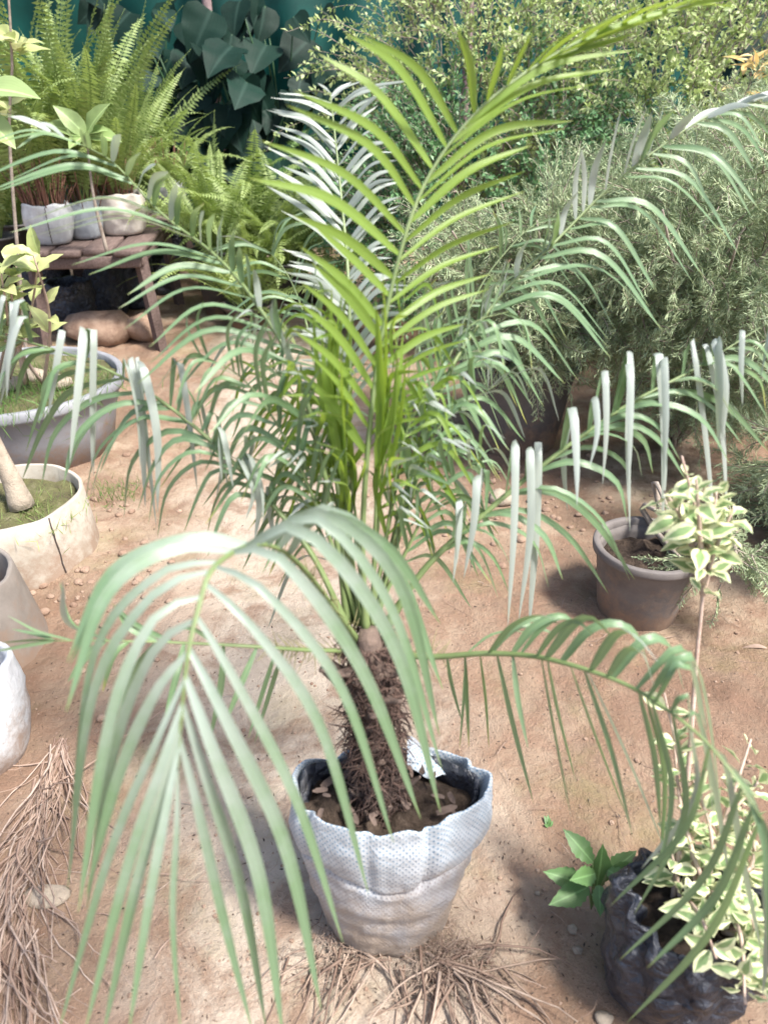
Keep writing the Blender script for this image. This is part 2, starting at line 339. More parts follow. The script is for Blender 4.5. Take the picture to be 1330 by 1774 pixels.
M['cream'] = surf('cream painted drum', [(.25, (.27, .225, .17)), (.52, (.43, .39, .335)), (.8, (.50, .475, .42))], 7, 8, rough=.6, bs=.15, extra=mud)
M['crack'] = surf('dark crack', [(.3, (.04, .03, .03)), (.7, (.10, .08, .07))], 20)
M['whitebag'] = surf('white sack', [(.25, (.33, .33, .34)), (.55, (.52, .53, .55)), (.8, (.62, .63, .64))], 10, 8, rough=.55, bs=.5, extra=mud)
M['creambag'] = surf('cream sack', [(.25, (.42, .37, .32)), (.6, (.62, .57, .52))], 8, 8, rough=.6, bs=.5)
M['greybag'] = surf('grey sack', [(.25, (.22, .24, .27)), (.6, (.38, .41, .44))], 8, 8, rough=.6, bs=.5)
def bag_mat():
    m, t = mat('black poly bag'); v = pos(t)
    c = ramp(t, noise(t, 6, 7, .65, v), [(.35, (.018, .020, .028)), (.55, (.04, .045, .062)), (.72, (.11, .105, .10))])
    d = N(t, 'ShaderNodeTexVoronoi', feature='DISTANCE_TO_EDGE'); d.inputs['Scale'].default_value = 24
    mp = N(t, 'ShaderNodeMix', data_type='RGBA', i_0=.06); nz = N(t, 'ShaderNodeTexNoise'); nz.inputs['Scale'].default_value = 9; t.links.new(v, mp.inputs[6]); t.links.new(nz.outputs['Color'], mp.inputs[7]); t.links.new(v, nz.inputs['Vector']); t.links.new(mp.outputs[2], d.inputs['Vector'])
    p = N(t, 'ShaderNodeBsdfPrincipled'); t.links.new(c, p.inputs['Base Color']); p.inputs['Roughness'].default_value = .36
    h = math_(t, 'ADD', math_(t, 'MULTIPLY', d.outputs['Distance'], 1.2), noise(t, 26, 5, .6, v, 1.)); t.links.new(bump(t, h, .9, .022), p.inputs['Normal']); finish(t, p.outputs[0]); return m
M['blackbag'] = bag_mat()
M['stone'] = surf('pale stone', [(.3, (.28, .23, .18)), (.7, (.46, .39, .31))], 18, 8, rough=.9, bs=.8)
M['clod'] = surf('earth clod', [(.3, (.22, .14, .10)), (.7, (.40, .29, .22))], 18, 8, rough=.95, bs=.9)
M['post'] = surf('weathered post', [(.3, (.17, .12, .12)), (.7, (.30, .22, .22))], 10, 8)
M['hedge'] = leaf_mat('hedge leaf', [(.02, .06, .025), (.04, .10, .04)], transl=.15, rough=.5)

# ---------------------------------------------------------------- ground
def axis(lo, hi, step, far, n):
    g = np.linspace(0, 1, n)[1:] ** 2.2
    return np.concatenate([(lo - g * (far + lo))[::-1], np.arange(lo, hi, step), hi + g * (far - hi)])
gx = axis(-3.2, 3.2, .022, 90, 30); gy = axis(.1, 7.5, .026, 150, 30)
XX, YY = np.meshgrid(gx, gy, indexing='xy'); ZZ = gh(XX.ravel(), YY.ravel())
nx, ny = len(gx), len(gy); ii, jj = np.meshgrid(np.arange(nx - 1), np.arange(ny - 1), indexing='xy'); a0 = (jj * nx + ii).ravel()
mb = MB(); mb.add(np.stack([XX.ravel(), YY.ravel(), ZZ], 1), np.stack([a0, a0 + 1, a0 + nx + 1, a0 + nx], 1))
ground = obj('ground', mb, M['ground']); tag(ground, 'bare reddish tan earth with a pale trodden path', kind='structure')

# ---------------------------------------------------------------- shade net fence, and an unseen leaf screen added behind to block back light
fence = thing('shade_net_fence', (0, 8.2, 0), 'dark teal shade net fence hung on posts behind the plants', 'fence')
u = np.linspace(-9, 9, 360); v = np.linspace(0, 3.3, 24); UU, VV = np.meshgrid(u, v)
off = .06 * np.sin(UU * 9.1 + .9 * np.sin(UU * 1.3 + VV * .4)) * (.4 + .6 * np.abs(np.sin(VV * 1.1))) + .05 * np.sin(VV * 3 + UU)
mb = MB(); q = (np.arange(23)[:, None] * 360 + np.arange(359)[None]).ravel()
mb.add(np.stack([UU, 8.2 + off, VV], 2).reshape(-1, 3), np.stack([q, q + 1, q + 361, q + 360], 1)); obj('netting', mb, M['net'], fence)
for x in (-7.5, -4.5, -1.6, .75, 4.2, 7.2):
    mb = MB(); tube(mb, [(x, 8.05, -.1), (x + .02, 8.05, 1.8), (x, 8.06, 3.4)], [.045, .042, .04], 10); obj('post', mb, M['post'], fence)
def leafmass(mb, n, lo, hi, L, W):
    b = RNG.uniform(lo, hi, (n, 3)); d = nrm(RNG.normal(size=(n, 3)) + [0, -.2, .1]); kites(mb, b, d, nrm(RNG.normal(size=(n, 3)) + [0, -.5, 1]), RNG.uniform(.7, 1.3, n) * L, W)
hed = thing('hedge', (0, 10, 0), 'tall unseen leaf screen added behind the net to block back light', 'hedge')
mb = MB(); leafmass(mb, 9000, (-10, 9.2, 0), (10, 10.6, 4.2), .28, .16); tag(obj('foliage', mb, M['hedge'], hed), kind='stuff')  # leaf wall added out of view to keep light from behind off the net
mb = MB()
for x in np.arange(-9.5, 10, 1.1): tube(mb, [(x, 10, -.1), (x + rnd(-.1, .1), 10, 2), (x + rnd(-.2, .2), 10, 3.6)], [.05, .035, .015], 6)
tag(obj('stems', mb, M['bark'], hed), kind='stuff')

# ---------------------------------------------------------------- leaf meshes and placed leaves
def leaf_mesh(name, m, prof, nl=8, fold=.12, curl=.15, L=1., wav=0., seed=0):
    """prof: list of half widths along the leaf (0..1). Along +Y, face up +Z, unit length; real thickness left to the shader"""
    n = nl + 1; t = np.linspace(0, 1, n); hw = np.interp(t, np.linspace(0, 1, len(prof)), prof); rg = np.random.default_rng(seed)
    V = []; U = []
    for i in range(n):
        z0 = -curl * t[i] ** 2; wv = wav * rg.normal()
        for k, s in enumerate((-1, -.5, 0, .5, 1)):
            V.append((s * hw[i], t[i] * L, z0 + fold * abs(s) * hw[i] * 2 + wv * s * .3 * hw[i])); U.append((.5 + s * .5, t[i]))
    F = []
    for i in range(n - 1):
        for k in range(4): F.append([i * 5 + k, i * 5 + k + 1, (i + 1) * 5 + k + 1, (i + 1) * 5 + k])
    return MB().add(V, np.array(F), uv=U).mesh(name, m)
def lmat(p, d, n, s):
    d = nrm(d); x = nrm(np.cross(d, n)); z = np.cross(x, d)
    m = Matrix(((x[0], d[0], z[0], p[0]), (x[1], d[1], z[1], p[1]), (x[2], d[2], z[2], p[2]), (0, 0, 0, 1)))
    return m @ Matrix.Scale(s, 4)
def put_leaf(parent, me, p, d, n, s, name='leaf'):
    o = link(name, me, parent, M=lmat(np.asarray(p) - ORIG[parent.name], d, n, s)); ORIG[o.name] = np.asarray(p); return o
OVAL = [.03, .17, .25, .27, .25, .19, .10, .0]; LANCE = [.02, .09, .14, .15, .13, .09, .05, .0]; HEART = [.30, .44, .46, .42, .34, .24, .12, .0]
LM_var = [leaf_mesh('variegated_leaf', M['varieg'], OVAL, fold=f, curl=c, wav=.5, seed=s) for s, (f, c) in enumerate(((.15, .2), (.3, .1), (.08, .35), (.2, -.05)))]
LM_broad = [leaf_mesh('broad_leaf', M['broad'], OVAL, fold=.15, curl=.2, wav=.2, seed=s) for s in range(2)]
LM_yel = [leaf_mesh('yellow_leaf', M['yellow'], OVAL, fold=.2, curl=.25, wav=.4, seed=s) for s in range(3)]
LM_taro = [leaf_mesh('taro_leaf', M['taro'], HEART, fold=.1, curl=.25, wav=.3, seed=s) for s in range(3)]
LM_or = [leaf_mesh('orange_leaf', M['orange'], LANCE, fold=.2, curl=.3, seed=s) for s in range(2)]
WEED = [q * .74 for q in (.05, .20, .19, .30, .27, .36, .31, .33, .26, .24, .16, .13, .05, 0.)]
LM_weed = [leaf_mesh('weed_leaf', M['weed'], WEED, nl=13, fold=.12, curl=.15, wav=.2, seed=s) for s in range(2)]

# large leaves in front of the net, their shade put into the dark colour
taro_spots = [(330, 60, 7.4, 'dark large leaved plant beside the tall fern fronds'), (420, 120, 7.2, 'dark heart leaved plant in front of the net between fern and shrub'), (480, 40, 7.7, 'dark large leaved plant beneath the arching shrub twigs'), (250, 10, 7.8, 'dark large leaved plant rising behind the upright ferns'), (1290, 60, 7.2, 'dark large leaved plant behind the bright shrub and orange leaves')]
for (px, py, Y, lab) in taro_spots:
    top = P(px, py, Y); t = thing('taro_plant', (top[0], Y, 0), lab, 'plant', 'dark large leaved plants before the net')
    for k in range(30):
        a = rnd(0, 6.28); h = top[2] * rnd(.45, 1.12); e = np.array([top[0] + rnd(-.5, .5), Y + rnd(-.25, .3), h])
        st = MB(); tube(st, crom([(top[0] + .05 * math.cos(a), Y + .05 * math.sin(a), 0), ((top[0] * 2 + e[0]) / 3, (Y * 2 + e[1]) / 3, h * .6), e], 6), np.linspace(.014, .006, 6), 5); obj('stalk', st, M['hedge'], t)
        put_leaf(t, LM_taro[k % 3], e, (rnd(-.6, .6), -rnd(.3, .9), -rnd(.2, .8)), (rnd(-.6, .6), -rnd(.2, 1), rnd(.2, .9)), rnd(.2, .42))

# ---------------------------------------------------------------- bench table with sacks
TZ = .63
fl, fr, br_ = G(50, 425, TZ), G(246, 432, TZ), G(322, 345, TZ)
ax = nrm(br_ - fr); ax[2] = 0; ax = nrm(ax); ux = nrm(np.array([ax[1], -ax[0], 0])); Wt = abs(np.dot(fr - fl, ux)); Lt = np.linalg.norm(br_ - fr)
rz = math.atan2(ux[1], ux[0]); tc = fr - ux * Wt / 2 + ax * Lt / 2
tab = thing('bench_table', (tc[0], tc[1], 0), 'low weathered wooden bench table holding sacks of ferns', 'table')
for k in range(4):
    wk = Wt / 4; c = fr - ux * (wk * (k + .5)) + ax * Lt / 2; obj('plank', box(MB(), (c[0] + rnd(-.01, .01), c[1], TZ - .02 + .004 * (k % 2)), (wk - .012, Lt + rnd(-.04, .04), .036), rz), M['wood'], tab)
for k, (s, tt) in enumerate(((.06, .05), (.94, .05), (.06, .95), (.94, .95), (.94, .5), (.06, .5))):
    c = fr - ux * Wt * (1 - s) + ax * Lt * tt; b = c + (ux if s > .5 else -ux) * .0
    mb = MB(); sp = ux * (.05 if s > .5 else -.05)
    tube(mb, [(c[0], c[1], TZ - .035), tuple(np.array([c[0], c[1], 0]) + sp * .5 + [0, 0, .3]), tuple(np.array([c[0], c[1], -.03]) + sp)], [.045, .043, .04], 4); obj('leg', mb, M['wood'], tab, smooth=False)
c = fr - ux * Wt / 2 - ax * .0; obj('apron', box(MB(), (c[0] + ax[0] * .03, c[1] + ax[1] * .03, TZ - .075), (Wt - .05, .03, .07), rz), M['wood'], tab)
c = fr + ax * Lt / 2 - ux * .03; obj('apron', box(MB(), (c[0], c[1], TZ - .075), (.03, Lt - .12, .07), rz), M['wood'], tab)

def wrink(seed, amp, zamp=0., h=.3, freq=7):
    def f(a, s, z):
        ca, sa = np.cos(a) * freq / 6, np.sin(a) * freq / 6
        return amp * (1.6 * vnoise(ca * 2 + 7 + seed, sa * 2 + z * 14, seed) + 1. * vnoise(ca * 5 + seed * 3, sa * 5 + z * 40, seed + 1) + .5 * vnoise(ca * 10, sa * 10 + z * 90, seed + 2)) * (.3 + s), zamp * s * vnoise(ca * 2.5 + seed, sa * 2.5, seed + 5)
    return f
def soil_disc(t, c, r, sx=1., sy=1., m='soil', seed=1, amp=.02):
    mb = MB(); k = 30; rr = np.linspace(.0, r, 9); V = []
    for q in rr:
        a = np.linspace(0, 6.283, k, endpoint=False); x = c[0] + sx * q * np.cos(a); y = c[1] + sy * q * np.sin(a)
        V.append(np.stack([x, y, c[2] + amp * 2 * vnoise(x * 30, y * 30, seed) + amp * vnoise(x * 80, y * 80, seed + 1) + amp * (1 - q / r)], 1))
    V = np.vstack(V); i, j = np.meshgrid(np.arange(8), np.arange(k), indexing='ij'); i = i.ravel(); j = j.ravel(); j2 = (j + 1) % k
    mb.add(V, np.stack([i * k + j, (i + 1) * k + j, (i + 1) * k + j2, i * k + j2], 1)); return obj('soil', mb, M[m], t)
def sack(name, c, rb, rt, h, m, label, cat='sack', group=None, seed=1, sx=1., sy=1., pleat=0., amp=.012, soil=True, soilz=.8, seam=None, zamp=.03):
    t = thing(name, c, label, cat, group)
    prof = [(rb * .55, .0), (rb * .9, .004), (rb, .02)] + [(rb + (rt - rb) * q + .02 * math.sin(q * 3.1), .02 + (h - .02) * q) for q in np.linspace(.08, 1, 14)]
    prof += [(rt - .012, h * .985), (rt - .016, h * .9), (rt - .02, h * (soilz - .05))]
    wf = wrink(seed, amp, zamp)
    def wf2(a, s_, z):
        d1, d2 = wf(a, s_, z); q = pleat * s_
        return d1 + q * (np.abs(np.sin(a * 5.5 + 1.5 * np.sin(a * 2 + z * 9))) - .6) + q * .5 * np.sin(a * 13 + z * 30), d2 + q * 1.6 * vnoise(np.cos(a) * 4, np.sin(a) * 4, seed + 8)
    if pleat: pp_ = np.array(prof); tq = np.linspace(0, len(pp_) - 1, 48); prof = [tuple(x) for x in np.stack([np.interp(tq, np.arange(len(pp_)), pp_[:, k]) for k in range(2)], 1)]
    obj('bag_wall', lathe(MB(), prof, c, 120 if pleat else 48, sx, sy, wf2, True), m, t)
    if soil: soil_disc(t, (c[0], c[1], c[2] + h * soilz - .01), rt * .95, sx, sy, seed=seed)
    if seam is not None:
        z = np.linspace(.02, h * .97, 22); mb = MB()
        tube(mb, [(c[0] + math.cos(seam) * (rb + (rt - rb) * q / h + .02 * math.sin(q / h * 3.1) + .012) * sx + .006 * (i % 2), c[1] + math.sin(seam) * (rb + (rt - rb) * q / h + .02 * math.sin(q / h * 3.1) + .012) * sy, c[2] + q) for i, q in enumerate(z)], .0035, 4); obj('stitching', mb, M['crack'], t)
    return t
s1 = G(86, 427, TZ); s2 = G(147, 418, TZ); s3 = G(208, 410, TZ); s4 = G(292, 362, TZ); s5 = G(255, 385, TZ)
for p_, o_ in ((s1, .10), (s2, .1), (s3, .12), (s4, .1), (s5, .1)): p_ += ax * o_; p_[2] = TZ + .004
sack('grow_sack', s1, .115, .135, .23, M['whitebag'], 'white stitched sack on the front left corner of the bench', seed=3, seam=-1.25)
sack('grow_sack', s2, .09, .095, .22, M['greybag'], 'narrow grey sack wedged between white and cream sacks on the bench', seed=5)
sack('grow_sack', s3, .145, .16, .25, M['creambag'], 'wide cream sack with creased base on the bench', seed=9, amp=.02)
sack('grow_sack', s4, .12, .13, .2, M['whitebag'], 'white sack far back on the bench behind the palm leaflets', seed=12)

# ---------------------------------------------------------------- ferns
def fern_frond_mesh(L, arch, seed, m, npin=42, pw=.075):
    rg = np.random.default_rng(seed); n = 26; d = np.array([0, math.cos(R(80)), math.sin(R(80))]); p = np.zeros(3); pts = [p.copy()]; side = rg.normal() * .006
    for i in range(n):
        ang = R(82) - arch * ((i + 1) / n) ** 1.6
        p = p + L / n * np.array([side * i, math.cos(ang), math.sin(ang)]); pts.append(p.copy())
    pts = np.array(pts); mb = MB(); tube(mb, pts, np.linspace(.0035, .0008, n + 1), 4)
    s = np.linspace(.12, .985, npin); b = np.stack([np.interp(s * n, np.arange(n + 1), pts[:, k]) for k in range(3)], 1)
    T = nrm(np.gradient(b, axis=0)); X = np.array([1., 0, 0]); up = nrm(np.cross(X, T))
    for sg in (-1, 1):
        ln = pw * np.sin(np.clip(s * 1.05, 0, 1) * math.pi) ** .55 * (.55 + .45 * (1 - s)) * rg.uniform(.85, 1.12, npin)
        d = nrm(X * sg + T * .32 + up * rg.normal(.05, .12, (npin, 1)) - np.array([0, 0, .12])); kites(mb, b, d, up, ln, ln * .0 + L / npin * .80, .18, .3, .12)
    return mb.mesh('fern_frond', m)
FERN = [fern_frond_mesh(1., a, s, M['fern'], 46, .085) for s, a in enumerate((R(45), R(75), R(105), R(130), R(60), R(90)))]
FERN_U = [fern_frond_mesh(1., a, s + 40, M['fern'], 48, .078) for s, a in enumerate((R(12), R(25), R(38), R(55)))]
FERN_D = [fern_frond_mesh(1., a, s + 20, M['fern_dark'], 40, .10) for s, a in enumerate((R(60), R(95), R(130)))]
def fern(c, n, Lr, lean, label, meshes=FERN, spread=.06, group='ferns around the bench', upright=0., dead=0):
    t = thing('fern', c, label, 'fern', group)
    for k in range(n):
        a = k * 2.4 + rnd(-.4, .4); tilt = rnd(*lean) * (.3 + .7 * (k / n)); L = rnd(*Lr)
        p = np.array([math.cos(a), math.sin(a), 0]) * spread * rnd(.2, 1)
        Mx = Matrix.Translation(Vector(p)) @ Matrix.Rotation(a - math.pi / 2, 4, 'Z') @ Matrix.Rotation(-tilt, 4, 'X') @ Matrix.Rotation(rnd(-.5, .5), 4, 'Y') @ Matrix.Scale(L, 4)
        link('frond', meshes[(k * 7 + n) % len(meshes)] if not (upright and rnd(0, 1) < upright) else FERN_U[(k * 5) % 4], t, M=Mx)
    if dead:
        mb = MB()
        for k in range(dead):
            a = rnd(-3.6, .5); r = rnd(.02, .12); e = np.array([math.cos(a) * (r + rnd(0, .12)), math.sin(a) * (r + rnd(0, .1)), rnd(.12, .36)])
            tube(mb, crom([np.array(c) + [math.cos(a) * r, math.sin(a) * r, -.02], np.array(c) + e * [.8, .8, .6], np.array(c) + e], 5), .0035, 3)
        tag(obj('dead_stalks', mb, M['dead_stalk'], t), kind='stuff')
    return t
fern(s1 + [0, 0, .19], 40, (1.0, 1.5), (.0, .22), 'tall upright sunlit fern growing from the white stitched sack', upright=.9, dead=110)
fern(s2 + [0, .02, .18], 30, (.95, 1.4), (.0, .28), 'slender fern growing from the narrow grey sack', upright=.85, dead=30)
fern(s3 + [0, 0, .21], 40, (.7, 1.2), (.0, .55), 'bushy fern with brown stalks growing from the wide cream sack', upright=.6, dead=60)
fern(s4 + [0, 0, .16], 22, (.5, .85), (.15, .9), 'arching fern growing from the sack far back on the bench', dead=30)
fern(s5 + [.0, .6, .1], 16, (.5, .8), (.1, .7), 'fern crowded behind the sacks near the back of the bench')
gp = G(110, 470, .35); fern((gp[0] - .55, 5.6, .5), 34, (1.1, 1.6), (.0, .35), 'tallest fern behind the bench reaching up to the net', upright=.6)
gp = G(360, 520); fern((-1.05, 6.0, .25), 38, (.9, 1.35), (.1, .9), 'spreading fern on the ground beside the far end of the bench', meshes=FERN)
fern((-.95, 5.2, .12), 34, (.65, 1.05), (.1, 1.1), 'low spreading fern beside the bench leg', meshes=FERN)
fern((-1.2, 5.55, .42), 38, (.75, 1.15), (.05, .9), 'full arching fern between the bench end and the dark leaves', upright=.3)
fern((-.72, 5.65, .32), 38, (.75, 1.1), (.05, .95), 'full fern close to the path in front of the dark leaves', upright=.3)
fern((-.45, 5.9, .1), 32, (.7, 1.1), (.1, 1.0), 'feathery fern beside the path next to the shrub', meshes=FERN)
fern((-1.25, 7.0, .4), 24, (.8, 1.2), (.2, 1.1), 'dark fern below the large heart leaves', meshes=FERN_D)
fern((-2.9, 6.2, .5), 30, (1.1, 1.6), (.0, .45), 'dense tall fern standing at the outer side of the bench', upright=.4)
fern((-2.2, 6.9, .55), 34, (1.1, 1.6), (.0, .4), 'upright fern between the bench and the net', upright=.6)
def pot_under(c, r, h, label):
    t = thing('plant_pot', (c[0], c[1], 0), label, 'pot', 'pots under the ferns')
    obj('pot_wall', lathe(MB(), [(r * .7, 0), (r, h), (r + .01, h), (r + .01, h - .02), (r - .01, h - .01), (r - .02, h - .08)], (c[0], c[1], 0), 32, close_bottom=True), M['darkpot'], t); soil_disc(t, (c[0], c[1], h - .06), r * .97)
for (x, y, h, lab) in ((-1.2, 5.55, .47, 'dark pot beneath the full arching fern'), (-.72, 5.65, .37, 'dark pot beneath the full fern close to the path'), (-1.05, 6.0, .3, 'dark pot hidden beneath the fern at the far end of the bench'), (-.95, 5.2, .17, 'low dark pot beneath the spreading fern by the bench leg'), (-.45, 5.9, .16, 'dark pot beneath the feathery fern by the path'), (-1.25, 7., .45, 'dark pot beneath the dark fern by the net'), (-2.9, 6.2, .55, 'tall dark pot beneath the dense outer fern'), (-2.2, 6.9, .6, 'tall dark pot beneath the upright fern by the net'), (gp[0] * 0 + G(110, 470, .35)[0] - .55, 5.6, .55, 'tall dark pot beneath the tallest fern')):
    pot_under((x, y), .17, h, lab)
# clutter under the bench, with black bags added to darken the space
def rock(mb, c, r, seed, sq=(1, 1, .7)):
    import itertools
    g = (1 + 5 ** .5) / 2; V = nrm(np.array([(-1, g, 0), (1, g, 0), (-1, -g, 0), (1, -g, 0), (0, -1, g), (0, 1, g), (0, -1, -g), (0, 1, -g), (g, 0, -1), (g, 0, 1), (-g, 0, -1), (-g, 0, 1)], float))
    F = [(0, 11, 5), (0, 5, 1), (0, 1, 7), (0, 7, 10), (0, 10, 11), (1, 5, 9), (5, 11, 4), (11, 10, 2), (10, 7, 6), (7, 1, 8), (3, 9, 4), (3, 4, 2), (3, 2, 6), (3, 6, 8), (3, 8, 9), (4, 9, 5), (2, 4, 11), (6, 2, 10), (8, 6, 7), (9, 8, 1)]
    V = list(map(tuple, V)); cache = {}; F2 = []
    def mid(a, b):
        k = (min(a, b), max(a, b))
        if k not in cache: m = nrm((np.array(V[a]) + np.array(V[b])) / 2); V.append(tuple(m)); cache[k] = len(V) - 1
        return cache[k]
    if r > .012:
        for a, b, c_ in F: ab, bc, ca = mid(a, b), mid(b, c_), mid(c_, a); F2 += [(a, ab, ca), (b, bc, ab), (c_, ca, bc), (ab, bc, ca)]
        F = F2
    V = np.array(V); rg = np.random.default_rng(seed); k = rg.normal(size=(5, 3)); dsp = 1 + .13 * np.sin(V @ k.T * 1.7).sum(1) * .6
    mb.add(V * dsp[:, None] * r * np.array(sq) + np.asarray(c), np.array(F)); return mb
p = G(185, 590); t = obj('burlap_bundle', rock(rock(MB(), (p[0], p[1], .1), .2, 3, (1.2, .8, .6)), (p[0] + .22, p[1] + .05, .07), .15, 8, (1, .9, .6)), M['clod']); tag(t, 'brown earthy root bundle lying in the dark under the bench', 'root ball')

for k, (px, py, rr_, hh, lab) in enumerate(((110, 590, .14, .34, 'black bag added to darken the space under the bench front'), (175, 560, .13, .36, 'black bag added to darken the space under the middle of the bench'), (225, 545, .13, .36, 'black bag added to darken the space beside the front leg of the bench'), (265, 520, .14, .34, 'black bag added to darken the space beneath the bench side apron'), (285, 480, .14, .34, 'black bag added to darken the space beneath the far end of the bench'), (70, 560, .15, .38, 'black bag added to darken the outer corner beneath the bench'))):
    p = G(px, py); sack('black_bag', np.array([p[0], p[1] + .25, 0]), rr_, rr_, hh, M['blackbag'], lab, 'bag', 'black bags added to darken under the bench', seed=40 + k, amp=.02)  # bags added to stand in for the deep shade below the bench
# ---------------------------------------------------------------- small leaved shrubs (upper right)
def twig_shrub(name, base, cen, rad, ntw, label, m, tl=(.25, .55), leaf=(.036, .021), droop=.5, step=.016, group='background shrubs', upz=.35, long_tw=0, cat='shrub'):
    base = np.array(base, float); cen = np.array(cen, float); rad = np.array(rad, float)
    t = thing(name, base, label, cat, group); st = MB(); lv = MB(); B = []; D = []; NN = []
    hubs = []
    for k in range(12):
        h = cen + nrm(RNG.normal(size=3)) * rad * rnd(.2, .6); hubs.append(h)
        mb = MB(); tube(mb, crom([base + [rnd(-.06, .06), rnd(-.06, .06), -.03], base * .5 + h * .5 + [rnd(-.1, .1), rnd(-.1, .1), .1], h], 10), np.linspace(.016, .006, 10), 6); obj('branch', mb, M['bark'], t)
    clumps = nrm(RNG.normal(size=(46, 3)) * [1, 1, 1] - [0, .35, 0])
    for k in range(ntw):
        dr = nrm(clumps[random.randrange(len(clumps))] + RNG.normal(size=3) * .16); rr = rnd(.55, .98) ** .6; s0 = cen + dr * rad * rr
        if s0[2] < .05: s0[2] = rnd(.05, .4)
        d = nrm(dr * [1, 1, .6] + [0, 0, upz] + RNG.normal(size=3) * .35); L = rnd(*tl) * (1.7 if k < long_tw else 1)
        n = max(5, int(L / .05)); pts = [s0 - d * .12]; 
        for i in range(n): pts.append(pts[-1] + d * L / n); d = nrm(d + np.array([0, 0, -droop * L / n * 2]) + RNG.normal(size=3) * .09)
        pts = np.array(pts); tube(st, pts, np.linspace(.0035, .001, len(pts)), 3, cap=False)
        m_ = int(L / step); s = np.sort(RNG.uniform(.12, 1, m_)) * (len(pts) - 1); b = np.stack([np.interp(s, np.arange(len(pts)), pts[:, q]) for q in range(3)], 1)
        T = nrm(np.stack([np.interp(s, np.arange(len(pts)), np.gradient(pts[:, q])) for q in range(3)], 1)); sd_ = nrm(np.cross(T, RNG.normal(size=(m_, 3))))
        B.append(b); D.append(nrm(sd_ + T * .7)); NN.append(nrm(RNG.normal(size=(m_, 3)) * .6 + [0, -.2, 1.]))
    B = np.vstack(B); n = len(B); kites(lv, B, np.vstack(D), np.vstack(NN), RNG.uniform(.65, 1.3, n) * leaf[0], RNG.uniform(.7, 1.2, n) * leaf[1], .15, .5, .1)
    tag(obj('twigs', st, M['twig'], t), kind='stuff'); tag(obj('foliage', lv, m, t), kind='stuff'); return t
twig_shrub('shrub', (.75, 5.0, 0), (.75, 4.95, .75), (.95, .6, .85), 900, 'small leaved shrub behind the palm crown with shade put into its green', M['shrub_deep'], leaf=(.034, .022), step=.014)
twig_shrub('shrub', (1.6, 5.4, 0), (1.7, 5.3, 1.2), (1.05, .8, .95), 1300, 'bright green twiggy shrub with tiny leaves rising behind the juniper', M['shrub'], droop=.25, upz=.6, long_tw=150)
twig_shrub('shrub', (.45, 5.7, 0), (.62, 5.6, 1.45), (.8, .6, .75), 620, 'airy shrub with long arching twigs reaching over the dark leaves', M['shrub'], droop=.35, upz=.4, tl=(.3, .6), long_tw=120, step=.02)
twig_shrub('shrub', (2.7, 4.6, 0), (2.6, 4.5, 1.0), (.85, .7, .8), 800, 'bright loose shrub beside the orange leaved sprig', M['shrub'], droop=.3, upz=.5, long_tw=60)
# orange-yellow leaved sprig
p = P(1305, 95, 4.0); t = thing('orange_sprig', (p[0], 4.0, 0), 'yellow orange leaved sprig rising out of the bright shrub', 'plant')
mb = MB(); tube(mb, crom([(p[0] + .1, 4.0, 0), (p[0] + .05, 4.0, p[2] * .5), p], 12), np.linspace(.01, .003, 12), 5); obj('stem', mb, M['bark'], t)
for k in range(16): put_leaf(t, LM_or[k % 2], p + [rnd(-.06, .06), rnd(-.05, .05), -rnd(0, .16)], (rnd(-1, 1), rnd(-1, .6), rnd(.0, .9)), (rnd(-.3, .3), -.5, 1), rnd(.07, .12))

